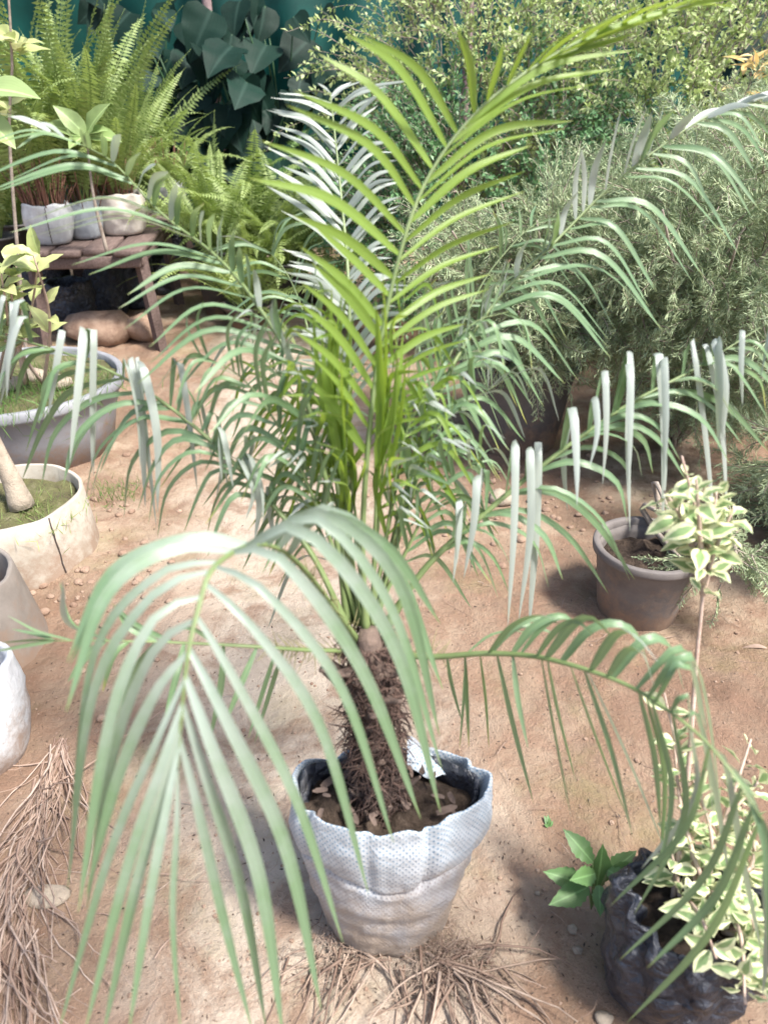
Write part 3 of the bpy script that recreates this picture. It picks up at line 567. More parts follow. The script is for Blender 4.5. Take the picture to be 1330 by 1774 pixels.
# ---------------------------------------------------------------- junipers
def juniper(base, cen, rad, nsp, label, seed=1, spray=(.16, .30), hang=.2, bare=5):
    base = np.array(base, float); cen = np.array(cen, float); rad = np.array(rad, float)
    t = thing('juniper', base, label, 'juniper', 'juniper shrubs'); st = MB(); B = []; D = []; Ls = []
    clumps = nrm(RNG.normal(size=(34, 3)) - [0, .3, 0])
    for k in range(10 + bare):
        h = cen + nrm(RNG.normal(size=3)) * rad * rnd(.4, .9)
        if k >= 10: h = cen + rad * np.array([rnd(-.9, .9), -rnd(.8, 1.1), rnd(-.3, .7)])
        mb = MB(); tube(mb, crom([base + [rnd(-.03, .03), rnd(-.03, .03), -.02], base * .55 + h * .45 + RNG.normal(size=3) * .08 + [0, 0, .08], h], 12), np.linspace(.013, .004, 12), 6); obj('branch', mb, M['twig'], t)
    for k in range(nsp):
        dr = nrm(clumps[random.randrange(len(clumps))] + RNG.normal(size=3) * .2); s0 = cen + dr * rad * rnd(.35, 1) ** .7
        if s0[2] < .12: continue
        d = nrm(dr * [1, 1, .5] + RNG.normal(size=3) * .5 + [0, 0, .25 - hang]); L = rnd(*spray); n = 7; pts = [s0]
        for i in range(n): pts.append(pts[-1] + d * L / n); d = nrm(d + RNG.normal(size=3) * .14 + [0, 0, -.03])
        pts = np.array(pts); tube(st, pts, np.linspace(.0028, .001, n + 1), 3, cap=False)
        m_ = 13; s = np.linspace(.1, 1, m_) * n; b = np.stack([np.interp(s, np.arange(n + 1), pts[:, q]) for q in range(3)], 1); T = nrm(np.gradient(b, axis=0)); w0 = nrm(np.cross(T, RNG.normal(size=3)))
        for sg in (-1, 1):
            dd = nrm(w0 * sg + T * 1.0 + RNG.normal(size=(m_, 3)) * .25); ln = L * .30 * (1.1 - .7 * s / n)
            for f in (.1, .4, .7):                      # scale-leaf side shoots on every branchlet
                q = b + dd * (ln * f)[:, None]; w1 = nrm(np.cross(dd, np.cross(dd, w0) + .3 * RNG.normal(size=(m_, 3))))
                for s2 in (-1, 1): B.append(q); D.append(nrm(dd * 1.1 + w1 * s2 * .7 + RNG.normal(size=(m_, 3)) * .2)); Ls.append(ln * .42)
            B.append(b); D.append(dd); Ls.append(ln)
    B = np.vstack(B); D = np.vstack(D); Ls = np.concatenate(Ls); lv = MB(); kites(lv, B, D, RNG.normal(size=(len(B), 3)), Ls, np.clip(Ls * .16, .0022, .0045), .1, .5)
    tag(obj('twigs', st, M['twig'], t), kind='stuff'); tag(obj('foliage', lv, M['juniper'], t), kind='stuff'); return t
juniper((.62, 3.3, .38), (.70, 3.3, .78), (.5, .42, .42), 520, 'grey green juniper growing from the big dark pot', bare=6)
juniper((1.35, 3.2, .0), (1.38, 3.15, .82), (.62, .5, .58), 820, 'wide grey green juniper with bare grey branches behind the variegated sprig', bare=9)
juniper((1.62, 2.35, .2), (1.52, 2.35, .52), (.34, .36, .42), 420, 'drooping juniper beside the dusty grey brown pot', hang=.5, bare=4)
juniper((2.0, 3.9, 0), (2.0, 3.8, .95), (.6, .5, .6), 420, 'taller juniper standing in front of the bright loose shrub', bare=4)

# ---------------------------------------------------------------- pots
M['mossoil'] = surf('mossy soil', [(.35, (.10, .085, .05)), (.55, (.14, .14, .06)), (.75, (.24, .21, .13))], 18, 8, rough=.95, bs=1., bd=.015)
M['litter'] = strand_mat('leaf litter', [(.05, .03, .022), (.10, .065, .045), (.17, .11, .075), (.36, .27, .2)])
def pot(name, c, rb, rt, h, m, label, rim=.02, cat='pot', soilz=.85, k=48, lip=.014, soil='soil', tilt=0):
    t = thing(name, c, label, cat)
    prof = [(rb * .5, 0), (rb * .97, 0), (rb, .006), (rb + (rt - rb) * .5, h * .5), (rt - .004, h - rim * 1.6), (rt - .002, h - rim * 1.5)]
    obj('pot_wall', lathe(MB(), prof + [(rt - .012, h - rim), (rt - .02, h - .05), (rt - .025, h * soilz - .03)], c, k, close_bottom=True, wr=wrink(4, .002)), m, t)
    rp = [(rt - .002, h - rim * 1.5), (rt + lip * .9, h - rim * 1.4), (rt + lip, h - rim), (rt + lip, h - .004), (rt + lip * .6, h), (rt - .006, h), (rt - .012, h - .005), (rt - .013, h - rim * 1.2)]
    obj('rim', lathe(MB(), rp, c, k, wr=wrink(4, .002)), m, t)
    soil_disc(t, (c[0], c[1], c[2] + h * soilz - .01), rt - .014, m=soil); return t
pot('round_tub', (-1.66, 3.2, -.01), .37, .45, .36, M['greypot'], 'large round grey plastic tub standing on the earth', rim=.035, lip=.02, soilz=.92, soil='mossoil')
pot('plant_pot', (.62, 3.3, -.01), .20, .26, .42, M['darkpot'], 'big dark grey pot holding a juniper', rim=.03)
pt = G(1130, 1090); pot('plant_pot', (.83, 1.97, -.01), .125, .160, .26, M['dustpot2'], 'dusty grey brown pot with dark soil and a drooping juniper sprig', rim=.02, lip=.010, soilz=.78)
pot('plant_pot', (1.62, 2.38, -.01), .12, .15, .24, M['darkpot'], 'small dark pot mostly hidden beneath the drooping juniper')
juniper((.93, 1.98, .2), (1.0, 1.92, .27), (.14, .12, .12), 40, 'small juniper sprig hanging over the rim of the dusty pot', spray=(.1, .18), hang=.8, bare=2)
# cream drum section with a crack
def drum(name, c, rb, rt, h, m, label, crack=None, soil='soil', soilz=.75, wall=.012):
    t = thing(name, c, label, 'planter'); prof = [(rb, 0), (rb * .5 + rt * .5, h * .5), (rt, h - .003), (rt - .003, h), (rt - wall, h), (rt - wall - .002, h - .004), (rt - wall - .004, h * .5)]
    obj('drum_wall', lathe(MB(), prof, c, 60, wr=wrink(6, .004, .02)), m, t); soil_disc(t, (c[0], c[1], c[2] + h * soilz), rt - wall - .004, m=soil)
    if crack is not None:
        mb = MB(); z = np.linspace(.01, h * .98, 9)
        tube(mb, [(c[0] + (rb + (rt - rb) * q / h + .001) * math.cos(crack + rnd(-.012, .012)), c[1] + (rb + (rt - rb) * q / h + .001) * math.sin(crack + rnd(-.012, .012)), c[2] + q) for q in z], .003, 4); obj('crack', mb, M['crack'], t)
    return t
M['mossoil'] = surf('mossy soil', [(.35, (.10, .085, .05)), (.55, (.14, .14, .06)), (.75, (.24, .21, .13))], 18, 8, rough=.95, bs=1., bd=.015)
drum('drum_planter', (-1.33, 2.3, -.01), .275, .255, .25, M['cream'], 'cracked cream drum planter with mossy soil and thick stem', crack=-.62, soil='mossoil', soilz=.78)
drum('drum_planter', (-1.29, 1.76, -.01), .25, .205, .27, M['dustpot'], 'pale grey flared planter with dark hollow beside the cream drum', soilz=.35)
sack('grow_sack', np.array((-1.10, 1.36, -.01)), .18, .17, .26, M['whitebag'], 'white sack standing beside the dry straw', seed=15)
# thick pale stem (adenium) in the drum
t = thing('caudex_plant', (-1.33, 2.3, .18), 'thick pale smooth stem growing out of the cream drum', 'plant')
mb = MB(); tube(mb, crom([P(40, 880, 2.28), P(20, 830, 2.3), P(-5, 780, 2.32), P(-40, 700, 2.34)], 12), np.array([.045, .042, .036, .033, .031, .03, .029, .028, .026, .024, .022, .02]), 10); obj('stem', mb, M['stone'], t)
for k in range(9): put_leaf(t, LM_broad[k % 2], P(-40, 700, 2.34) + [rnd(-.05, .05), rnd(-.05, .05), rnd(-.03, .05)], (rnd(-1, 1), rnd(-1, 1), rnd(.2, 1)), (0, 0, 1), rnd(.1, .16))
# plant in grey tub: pale stones, yellow-green leaves, drooping strap
t = thing('yellow_leaved_plant', (-1.55, 3.1, .3), 'yellow green leaved plant growing in the grey tub', 'plant')
for k in range(7):
    b = P(20 + rnd(-50, 60), 665, 3.1 + rnd(-.1, .15)); e = P(rnd(-30, 70), rnd(415, 520), 2.85 + rnd(-.1, .15)); mb = MB(); pts = crom([b, (b + e) / 2 + [rnd(-.05, .05), 0, .03], e], 10); tube(mb, pts, np.linspace(.009, .003, 10), 5); obj('stem', mb, M['pinkstem'], t)
    for q in range(9):
        s = pts[4 + (q * 5) % 6]; put_leaf(t, LM_yel[(k + q) % 3], s, (rnd(-1, 1), rnd(-1, .4), rnd(-.3, .8)), (rnd(-.6, .6), -.6, 1), rnd(.07, .13))
for k, (px, py, c) in enumerate(((15, 668, 'stone'), (60, 655, 'stone'), (100, 662, 'stone'))):
    p = G(px, py, .34); tag(obj('stone', rock(MB(), p, .05, 30 + k, (1.2, 1, .7)), M[c]), ('pale stone lying on the tub soil against the stems', 'pale stone in the middle of the tub soil', 'pale stone on the tub soil close to the grey rim')[k], 'stone', 'stones in the tub')
# young trees with broad leaves at the left edge
def young_tree(pts, label, leaves, me, name='young_tree', r=(.012, .005)):
    pts = crom(pts, 16); t = thing(name, (pts[0][0], pts[0][1], 0), label, 'plant'); mb = MB(); tube(mb, pts, np.linspace(r[0], r[1], 16), 7); obj('stem', mb, M['twig'], t)
    for (p, d, n, s, q) in leaves: put_leaf(t, me[q % len(me)], p, d, n, s)
    return t
def cluster(px, py, Y, n, s, zdir=.5, sp=1.): return [(P(px, py, Y) + [rnd(-.02, .02), rnd(-.02, .02), rnd(-.05, .02)], (math.cos(a) * sp, math.sin(a) * sp, zdir + rnd(-.2, .3)), (rnd(-.3, .3), -.5, 1), s * rnd(.8, 1.2), k) for k, a in enumerate([q * 2.4 + .4 for q in range(n)])]
young_tree([(-2.05, 4.1, 0), P(18, 260, 4.1), P(22, 120, 4.1), P(12, -60, 4.1)], 'thin pale stemmed sapling with yellow green shoots beside the ferns', cluster(28, 75, 4.1, 8, .13) + cluster(18, 190, 4.1, 5, .1), LM_yel)
young_tree([P(-40, 640, 3.5), P(-30, 400, 3.5), P(-25, 180, 3.4)], 'large leaved plant with pale oval leaf at the outer side of the sapling', [(P(-35, 155, 3.4), (1, -.3, .05), (.1, -.6, 1), .26, 0), (P(-30, 200, 3.4), (.7, -.5, -.4), (.1, -.6, 1), .2, 1), (P(-30, 130, 3.4), (-.7, -.5, .4), (.1, -.6, 1), .25, 1)], LM_broad)
s = P(150, 235, 4.55); young_tree([(s[0], s[1], TZ), (s[0] - .02, s[1], (TZ + s[2]) / 2), s], 'broad leaved seedling poking out among the bench ferns', [(s, (-.9, -.3, .4), (0, -.7, 1), .22, 0), (s, (-.5, -.3, .7), (0, -.8, .8), .2, 1), (s, (.9, -.4, .05), (0, -.6, 1), .22, 0), (s, (.5, -.3, .6), (-.3, -.8, .8), .24, 1), (s, (.8, -.6, .35), (0, -.6, 1), .18, 1), (s, (-.2, -.7, -.1), (0, -.6, 1), .17, 0)], LM_broad)

# ---------------------------------------------------------------- the palm's woven sack
BC = np.array([.005, .935, -.005])
bag = thing('woven_sack', BC, 'white and blue woven plastic sack holding the palm', 'sack')
def bagw(a, s, z):
    z = np.asarray(z)
    fr_ = np.maximum(0, -np.sin(a)); bk = np.maximum(0, np.sin(a)); hz = np.clip(z / .38, 0, 1)
    dr = .007 * vnoise(np.cos(a) * 3 + 4, np.sin(a) * 3 + z * 9, 2) * (1 + hz) + .006 * vnoise(np.cos(a) * 5, np.sin(a) * 5 + z * 45, 5) + .003 * vnoise(np.cos(a) * 14, np.sin(a) * 14 + z * 22, 9)
    # horizontal slumped creases below the collar and puffed tucks in the collar
    dr = dr + (.0022 * np.sin(z * 95 + 3.5 * np.sin(a * 1.0 + .6) + 1.5 * np.sin(a * 3)) * (.5 + vnoise(np.cos(a) * 2 + 9, np.sin(a) * 2 + z * 6, 12)) + .006 * vnoise(np.cos(a) * 2.2 + z * 3, np.sin(a) * 2.2 + z * 55, 14)) * np.clip((z - .05) * 12, 0, 1) * np.clip((.27 - z) * 20, 0, 1)
    top = np.clip((z - .25) / .1, 0, 1); tuck = lambda a0, w_: np.exp(-((np.angle(np.exp(1j * (a - a0)))) / w_) ** 2)
    dr = dr + top * (.008 * np.sin(a * 3 + .8) + .004 * np.sin(a * 7 + 2.)) - np.clip((z - .2) / .08, 0, 1) * (.020 * tuck(-1.15, .07) + .014 * tuck(-2.5, .08) + .012 * tuck(-1.75, .06) + .016 * tuck(.4, .1) + .014 * tuck(2.2, .1))
    dr = dr - .010 * np.exp(-((z - .252 - .018 * np.sin(a * 2 + 1.2) - .008 * np.sin(a * 5)) / .006) ** 2)
    dz = top * (.026 * fr_ - .006 * bk + .006 * np.cos(a) + .007 * np.sin(a * 2 + 1.) + .004 * np.sin(a * 5) - .012 * tuck(-1.15, .12) - .008 * tuck(-2.5, .1) + .003 * np.sin(a * 13 + 1))
    return dr, dz
prof = [(.07, 0), (.118, .002), (.130, .015), (.137, .05), (.146, .10), (.154, .15), (.161, .19), (.166, .22), (.168, .243), (.171, .252), (.178, .265), (.186, .29), (.190, .32), (.190, .345), (.186, .37), (.183, .378), (.179, .378), (.176, .37), (.172, .34), (.166, .30), (.163, .26)]
pf = np.array(prof); tt = np.linspace(0, len(pf) - 1, 90); pf = np.stack([np.interp(tt, np.arange(len(pf)), pf[:, k]) for k in range(2)], 1)
mb = lathe(MB(), [tuple(q) for q in pf], BC, 190, 1.0, 1.0, bagw, True)
def squeeze(mb):
    for V in mb.V: V[:, 1] = BC[1] + (V[:, 1] - BC[1]) * np.interp(V[:, 2], [0, .15, .36], [.80, .74, .60])
    return mb
obj('bag_wall', squeeze(mb), M['woven'], bag)
soil_disc(bag, (BC[0], BC[1], .315), .172, 1., .62, amp=.022)
# black liner showing inside the back of the rim and the torn white flap
mb = MB(); lathe(mb, [(.168, .30), (.170, .34), (.166, .372), (.160, .375), (.156, .35), (.152, .30)], BC, 80, 1., .6, lambda a, s, z: (.006 * np.sin(a * 8) + .005 * np.sin(a * 3), -.03 * (np.sin(a) < .1) + .008 * np.sin(a * 5)))
obj('black_liner', mb, M['blackbag'], bag)
fk = [P(705, 1275, 1.04), P(735, 1290, 1.06), P(770, 1310, 1.07), P(808, 1342, 1.05)]; fk2 = [P(705, 1330, .99), P(735, 1345, .985), P(775, 1345, 1.0), P(806, 1350, 1.02)]
A_, B_ = crom(fk, 14), crom(fk2, 14); V = []; U = []
for k in range(7):
    s = k / 6; row = A_ * (1 - s) + B_ * s; row[:, 2] += .02 * math.sin(s * math.pi) + .006 * np.sin(np.arange(14) * 1.1 + k); V.append(row); U.append(np.stack([np.linspace(.1, .23, 14), np.full(14, .33 + s * .07)], 1))
q = (np.arange(6)[:, None] * 14 + np.arange(13)[None]).ravel(); mb = MB(); mb.add(np.vstack(V), np.stack([q, q + 1, q + 15, q + 14], 1), uv=np.vstack(U)); tag(obj('torn_flap', mb, M['woven'], bag), 'torn white flap folded over the rim')
# chips on the soil
for k in range(26):
    a = rnd(0, 6.28); r = rnd(.05, .14); put_leaf(bag, leaf_mesh('dry_chip', M['boot'], [.10, .16, .2, .13, .18, .05], 4, .1, .2, seed=k), BC + [r * math.cos(a), r * .55 * math.sin(a), .35 + rnd(0, .02)], (rnd(-1, 1), rnd(-1, 1), rnd(0, .6)), (rnd(-.8, .8), -.4, 1), rnd(.018, .04), 'dry_scale')

# ---------------------------------------------------------------- the palm
palm = thing('date_palm', (BC[0], BC[1] + .01, .32), 'young date palm with arching green fronds growing from the woven sack', 'palm')
tk = crom([P(655, 1420, .945), P(652, 1330, .95), P(648, 1240, .96), P(642, 1160, .975), P(638, 1090, .99)], 20)
mb = MB(); tube(mb, tk, np.interp(np.arange(20), [0, 5, 12, 17, 19], [.038, .031, .031, .027, .014]) * (1 + .08 * np.sin(np.arange(20) * 2.1)), 18); obj('trunk', mb, M['boot'], palm)
for k in range(46):                                     # stubs of old leaf bases up the trunk
    s = (k + .5) / 46; c = tk[int(s * 17)]; a = k * 2.4; o_ = np.array([math.cos(a), math.sin(a), 0]); up = rnd(.5, 1.1); L = rnd(.03, .06) * (1.5 if k % 9 == 4 else 1)
    b = c + o_ * .024; e = b + nrm(o_ * .7 + [0, 0, up]) * L * .85; mb = MB(); tube(mb, crom([b, (b + e) / 2 + o_ * .008, e], 5), np.array([.014, .013, .011, .008, .004]), 6, squash=.5); obj('leaf_base', mb, M['boot'], palm, smooth=False)
for k in range(11):
    a = k * 2.4 + .5; o_ = np.array([math.cos(a), math.sin(a), 0]); c = tk[12 + k % 6]; b = c + o_ * .018; e = b + nrm(o_ * rnd(.8, 1.3) + [0, 0, rnd(.4, .9)]) * rnd(.06, .10); mb = MB(); tube(mb, crom([b, (b + e) / 2 - [0, 0, .008], e], 7), np.array([.017, .015, .012, .0095, .008, .007, .005]), 7, squash=.55); obj('dead_petiole', mb, M['boot'], palm)
mb = MB()
for k in range(2200):                                    # loose reddish fibres
    s = rnd(0, 1); c = tk[int(s * 19)]; a = rnd(0, 6.28); o_ = np.array([math.cos(a), math.sin(a), 0]); b = c + o_ * rnd(.026, .042); tn = np.array([-o_[1], o_[0], 0]); d = nrm(o_ * rnd(-.1, .6) + tn * rnd(-1, 1) + [0, 0, rnd(-.7, .5)]); L = rnd(.015, .055)
    tube(mb, [b, b + d * L * .5 + o_ * .004, b + d * L + [0, 0, -.006]], np.array([.0013, .001, .0005]) * rnd(.6, 1.6), 3, cap=False)
tag(obj('trunk_fibres', mb, M['fibre'], palm), kind='stuff')

def blade(mb, path, w0, width, up, fold=.28, prof=None):
    """one folded leaflet along path (n,3); w0 start width direction"""
    n = len(path); T = nrm(np.gradient(path, axis=0)); s = np.linspace(0, 1, n)
    hw = np.interp(s, [0, .08, .3, .6, .85, 1], [.35, .65, 1, .9, .5, .03]) * width * .5
    wv = nrm(w0 - T[0] * np.dot(w0, T[0]))
    if np.dot(np.cross(wv, T[0]), up) < 0: wv = -wv
    V = []
    for i in range(n):
        wv = nrm(wv - T[i] * np.dot(wv, T[i])); nn = np.cross(wv, T[i]); f = fold * (1 - .5 * s[i])
        V += [path[i] - wv * hw[i] + nn * hw[i] * f, path[i] - nn * .0004, path[i] + wv * hw[i] + nn * hw[i] * f]
    F = []
    for i in range(n - 1):
        for k in range(2): F.append([i * 3 + k, i * 3 + k + 1, (i + 1) * 3 + k + 1, (i + 1) * 3 + k])
    U = np.stack([np.tile([0, .5, 1.], n), np.repeat(s, 3)], 1)
    mb.add(np.array(V), np.array(F), uv=U)
LEAFLETS = []                                           # (area in the photo, frond, path, w0, width, up, material)
def proj(p):
    c, s = math.cos(PITCH), math.sin(PITCH); x, y, z = p[0], p[1], p[2] - CAMZ; dd = y * c - z * s; return np.array([CX + FPX * x / dd, CY - FPX * (y * s + z * c) / dd])
def frond(spine, sides, width, m, r=.0055, spines=None, seg=13, jit=9, label=None, twist=.45, wild=1., face=None):
    K = np.array([P(*k) for k in spine]); n = 60; sp = crom(K, n); T = nrm(np.gradient(sp, axis=0)); pp = np.array([proj(q) for q in sp])
    mb = MB(); rr = np.interp(np.linspace(0, 1, n), [0, .08, .35, 1], [r * 2.2, r * 1.3, r, r * .22]); tube(mb, sp, rr, 7, squash=.7)
    fo = obj('frond', mb, M['rachis'], palm)
    if label: tag(fo, label)
    for sd_ in sides:
        keys, cnt = sd_[:2]; sw = (sd_[2] if len(sd_) > 2 else None) or width; op = sd_[3] if len(sd_) > 3 else {}; fc = op.get('face', face)
        ts = []; offs = []
        for kk in keys:
            b = np.array(kk[0][:2], float); i = int(np.argmin(np.linalg.norm(pp - b, axis=1))); ts.append(i / (n - 1))
            bp = pp[i]; bY = sp[i][1]; o_ = []
            for q in kk[1:]: o_ += [q[0] - bp[0], q[1] - bp[1], (q[2] if len(q) > 2 else 0.)]
            offs.append(o_)
        od = np.argsort(ts, kind='stable'); ts = np.array(ts)[od]; offs = np.array(offs)[od]; npnt = offs.shape[1] // 3
        for i in range(cnt):
            t = ts[0] + (ts[-1] - ts[0]) * (i + (random.gauss(0, .6) if wild > .5 else rnd(-.2, .2))) / max(1, cnt - 1); t = min(max(t, ts[0]), ts[-1])
            of = np.array([np.interp(t, ts + np.arange(len(ts)) * 1e-5, offs[:, k]) for k in range(offs.shape[1])]).reshape(npnt, 3)
            b = np.array([np.interp(t * (n - 1), np.arange(n), sp[:, k]) for k in range(3)]); tg = T[int(t * (n - 1))]; bp = proj(b)
            sc = rnd(1 - .22 * wild, 1 + .14 * wild) if npnt < 3 or wild < .5 else rnd(.62, 1.14); pts = [b]; jk = jit * (.35 if op.get('flip') else 1); jx, jy = random.gauss(0, jk), random.gauss(0, jk); jY = random.gauss(0, .015 + .03 * wild)
            jm = random.gauss(0, jit * .6)
            for k in range(npnt):
                f = (k + 1) / npnt; pts.append(P(bp[0] + of[k][0] * sc + jx * f + (jm if k == npnt // 2 else 0), bp[1] + of[k][1] * sc + jy * f, max(.25, b[1] + of[k][2] + jY * f)))
            path = crom(pts, seg); d0 = nrm(path[1] - path[0]); w0 = tg - d0 * np.dot(tg, d0)
            if np.linalg.norm(w0) < .1: w0 = np.cross(d0, [0, 1, 0.])
            w0 = nrm(w0 if fc is None else np.cross(d0, fc)); nb = np.cross(w0, d0); tw_ = op.get('tw', twist); a = rnd(-tw_, tw_); w0 = w0 * math.cos(a) + nb * math.sin(a)
            up = np.array([0, -.55, .8]) * (-1 if op.get('flip') else 1); wd = sw * rnd(.72, 1.12) * np.interp(t, [0, .5, .85, 1], [.8, 1, .9, .6] if not op.get('wide') else [.7, .9, 1.2, 1.3])  # flip turns the pale lower face outward to stand in for sky sheen
            L = np.linalg.norm(np.diff(path, axis=0), axis=1).sum(); px = FPX / max(.2, depth_of(path[seg // 2]))
            LEAFLETS.append((L * wd * px * px if -60 < proj(path[seg // 2])[0] < 1390 else 0, fo, path, w0, wd, up, m))
    if spines:
        mb = MB()
        for i in range(spines[2]):
            t = spines[0] + (spines[1] - spines[0]) * i / spines[2]; b = np.array([np.interp(t * (n - 1), np.arange(n), sp[:, k]) for k in range(3)]); tg = T[int(t * (n - 1))]
            for sg in (-1, 1):
                d = nrm(np.cross(tg, [0, -.4, 1]) * sg + tg * .6 + RNG.normal(size=3) * .25); tube(mb, [b, b + d * rnd(.02, .05)], [.0012, .0003], 4)
        tag(obj('spines', mb, M['spine'], fo), kind='stuff')
    return fo
PG, PN = M['palm'], M['palm_new']
# near frond arching towards the viewer, out of focus
frond([(625, 1118, 1.0), (575, 1050, .95), (525, 985, .88), (480, 950, .82), (440, 944, .77), (395, 962, .71), (362, 995, .67), (345, 1050, .64), (330, 1110, .61), (320, 1180, .585), (313, 1260, .565), (308, 1335, .55)], [
  ([((440, 944), (340, 925, -.02), (210, 975, -.05), (118, 1120, -.09)), ((395, 962), (290, 970, -.02), (180, 1060, -.05), (122, 1280, -.1)), ((362, 995), (270, 1020, -.02), (165, 1180, -.05), (124, 1500, -.1)), ((345, 1050), (265, 1090, -.02), (185, 1280, -.05), (132, 1620, -.1)), ((330, 1110), (270, 1170, -.02), (205, 1310, -.04), (168, 1490, -.08)),
    ((320, 1180), (275, 1280, -.03), (190, 1480, -.06), (105, 1790, -.12)), ((313, 1260), (285, 1370, -.03), (235, 1540, -.07), (182, 1800, -.12)), ((308, 1335), (304, 1440, -.03), (301, 1600, -.07), (306, 1800, -.12))], 13, .0150),
  ([((500, 963), (560, 890, -.03), (680, 950, -.03), (778, 1085, -.02)), ((465, 946), (560, 884, -.03), (700, 1010, -.04), (772, 1290, -.05)), ((430, 946), (540, 905, -.03), (690, 1100, -.04), (770, 1390, -.05)), ((395, 962), (480, 985, -.03), (620, 1180, -.04), (738, 1428, -.05)), ((358, 1010), (440, 1080, -.03), (560, 1250, -.04), (640, 1535, -.05)), ((340, 1075), (410, 1180, -.03), (520, 1400, -.05), (608, 1652, -.07)), ((325, 1150), (370, 1270, -.03), (450, 1500, -.05), (500, 1790, -.09)), ((312, 1275), (340, 1400, -.03), (385, 1600, -.06), (430, 1800, -.1))], 13, .0172)],
  .024, M['palm_wax'], spines=(.05, .36, 34), seg=16, label='near frond arching forward out of focus', twist=.2, wild=.3, face=(.1, -.75, .65))
# bright young upright frond
frond([(634, 1095, 1.0), (628, 950, 1.02), (635, 800, 1.04), (655, 620, 1.08), (690, 450, 1.13), (740, 310, 1.18), (830, 190, 1.24), (960, 95, 1.3), (1080, 42, 1.34), (1200, 5, 1.38)], [
  ([((632, 790), (575, 700, -.03), (520, 640, -.06)), ((650, 640), (590, 555, -.04), (520, 500, -.08)), ((672, 530), (610, 455, -.04), (545, 400, -.08)), ((694, 453), (575, 348, -.05), (440, 311, -.1)), ((711, 396), (602, 288, -.05), (442, 223, -.1)), ((724, 359), (629, 250, -.05), (464, 172, -.1)), ((734, 328), (650, 216, -.05), (511, 148, -.1)), ((748, 301), (640, 155, -.05), (535, 84, -.1)), ((765, 271), (670, 130, -.05), (575, 62, -.1)), ((799, 220), (745, 110, -.05), (650, 48, -.1)), ((822, 197), (812, 115, -.04), (792, 51, -.08)), ((843, 180), (850, 115, -.04), (849, 55, -.08)), ((870, 158), (890, 105, -.04), (905, 60, -.08)), ((960, 95), (1005, 60, -.04), (1060, 30, -.08)), ((1200, 5), (1230, -5, -.02), (1265, -10, -.05))], 29, .0160),
  ([((640, 780), (700, 720, .05), (770, 690, .1)), ((665, 600), (750, 530, .05), (840, 500, .1)), ((690, 450), (785, 370, .05), (900, 320, .1)), ((711, 396), (810, 300, .05), (930, 250, .1)), ((740, 320), (870, 220, .05), (1019, 200, .1)), ((765, 271), (905, 170, .05), (1063, 135, .1)), ((799, 220), (940, 120, .05), (1093, 88, .1)), ((830, 190), (970, 100, .05), (1110, 55, .1)), ((960, 95), (1080, 45, .04), (1180, 15, .08)), ((1180, 10), (1230, 0, .03), (1280, -5, .05))], 30, .0125, {'tw': .9})],
  .0235, PN, jit=5, label='bright yellow green upright young frond', twist=.3, wild=.4)
# pale frond behind it
frond([(612, 1080, 1.03), (600, 880, 1.12), (606, 650, 1.25), (603, 480, 1.35), (590, 330, 1.45), (572, 160, 1.55)], [
  ([((605, 700), (560, 650), (500, 640)), ((603, 520), (545, 465), (480, 450)), ((600, 420), (535, 350), (462, 300)), ((592, 330), (540, 268), (478, 240)), ((582, 250), (535, 205), (480, 190)), ((574, 180), (520, 160), (470, 155)), ((572, 160), (566, 150), (560, 138))], 30, .012, {'flip': 1}),
  ([((605, 700), (650, 640), (700, 630)), ((603, 520), (650, 465), (692, 462)), ((600, 420), (650, 350), (692, 330)), ((592, 330), (635, 272), (675, 268)), ((582, 250), (625, 190), (670, 155)), ((575, 190), (620, 155), (695, 140)), ((572, 160), (578, 150), (585, 140))], 30, .012, {'flip': 1})], .015, PG, r=.005)
# upper left frond
frond([(603, 1080, 1.02), (570, 860, 1.05), (520, 660, 1.12), (440, 520, 1.2), (370, 440, 1.28), (280, 370, 1.35), (200, 285, 1.42), (150, 255, 1.45), (60, 215, 1.5)], [
  ([((520, 660), (500, 610, -.04), (510, 580, -.1)), ((440, 520), (432, 465, -.04), (430, 440, -.1)), ((372, 442), (368, 395, -.04), (374, 370, -.1)), ((330, 405), (330, 365, -.04), (342, 350, -.1)), ((290, 375), (296, 320, -.04), (312, 290, -.1)), ((255, 345), (262, 310, -.04), (275, 300, -.1)), ((205, 290), (212, 260, -.04), (224, 248, -.1)), ((150, 255), (140, 235, -.04), (130, 225, -.08)), ((70, 218), (40, 205, -.02), (0, 200, -.05))], 28, .0155, {'flip': 1, 'face': (.35, -.7, .6), 'tw': .2}),
  ([((540, 730), (450, 690, -.03), (385, 760, -.08)), ((480, 580), (350, 555, -.03), (230, 650, -.08)), ((420, 490), (300, 468, -.03), (190, 520, -.08)), ((370, 440), (260, 418, -.03), (130, 450, -.08)), ((290, 375), (170, 338, -.03), (20, 380, -.08)), ((200, 285), (110, 265, -.03), (-20, 310, -.06)), ((110, 235), (40, 230, -.03), (-30, 260, -.06)), ((60, 215), (20, 205, 0), (-30, 205, 0))], 26, .0115)], .0145, PG)
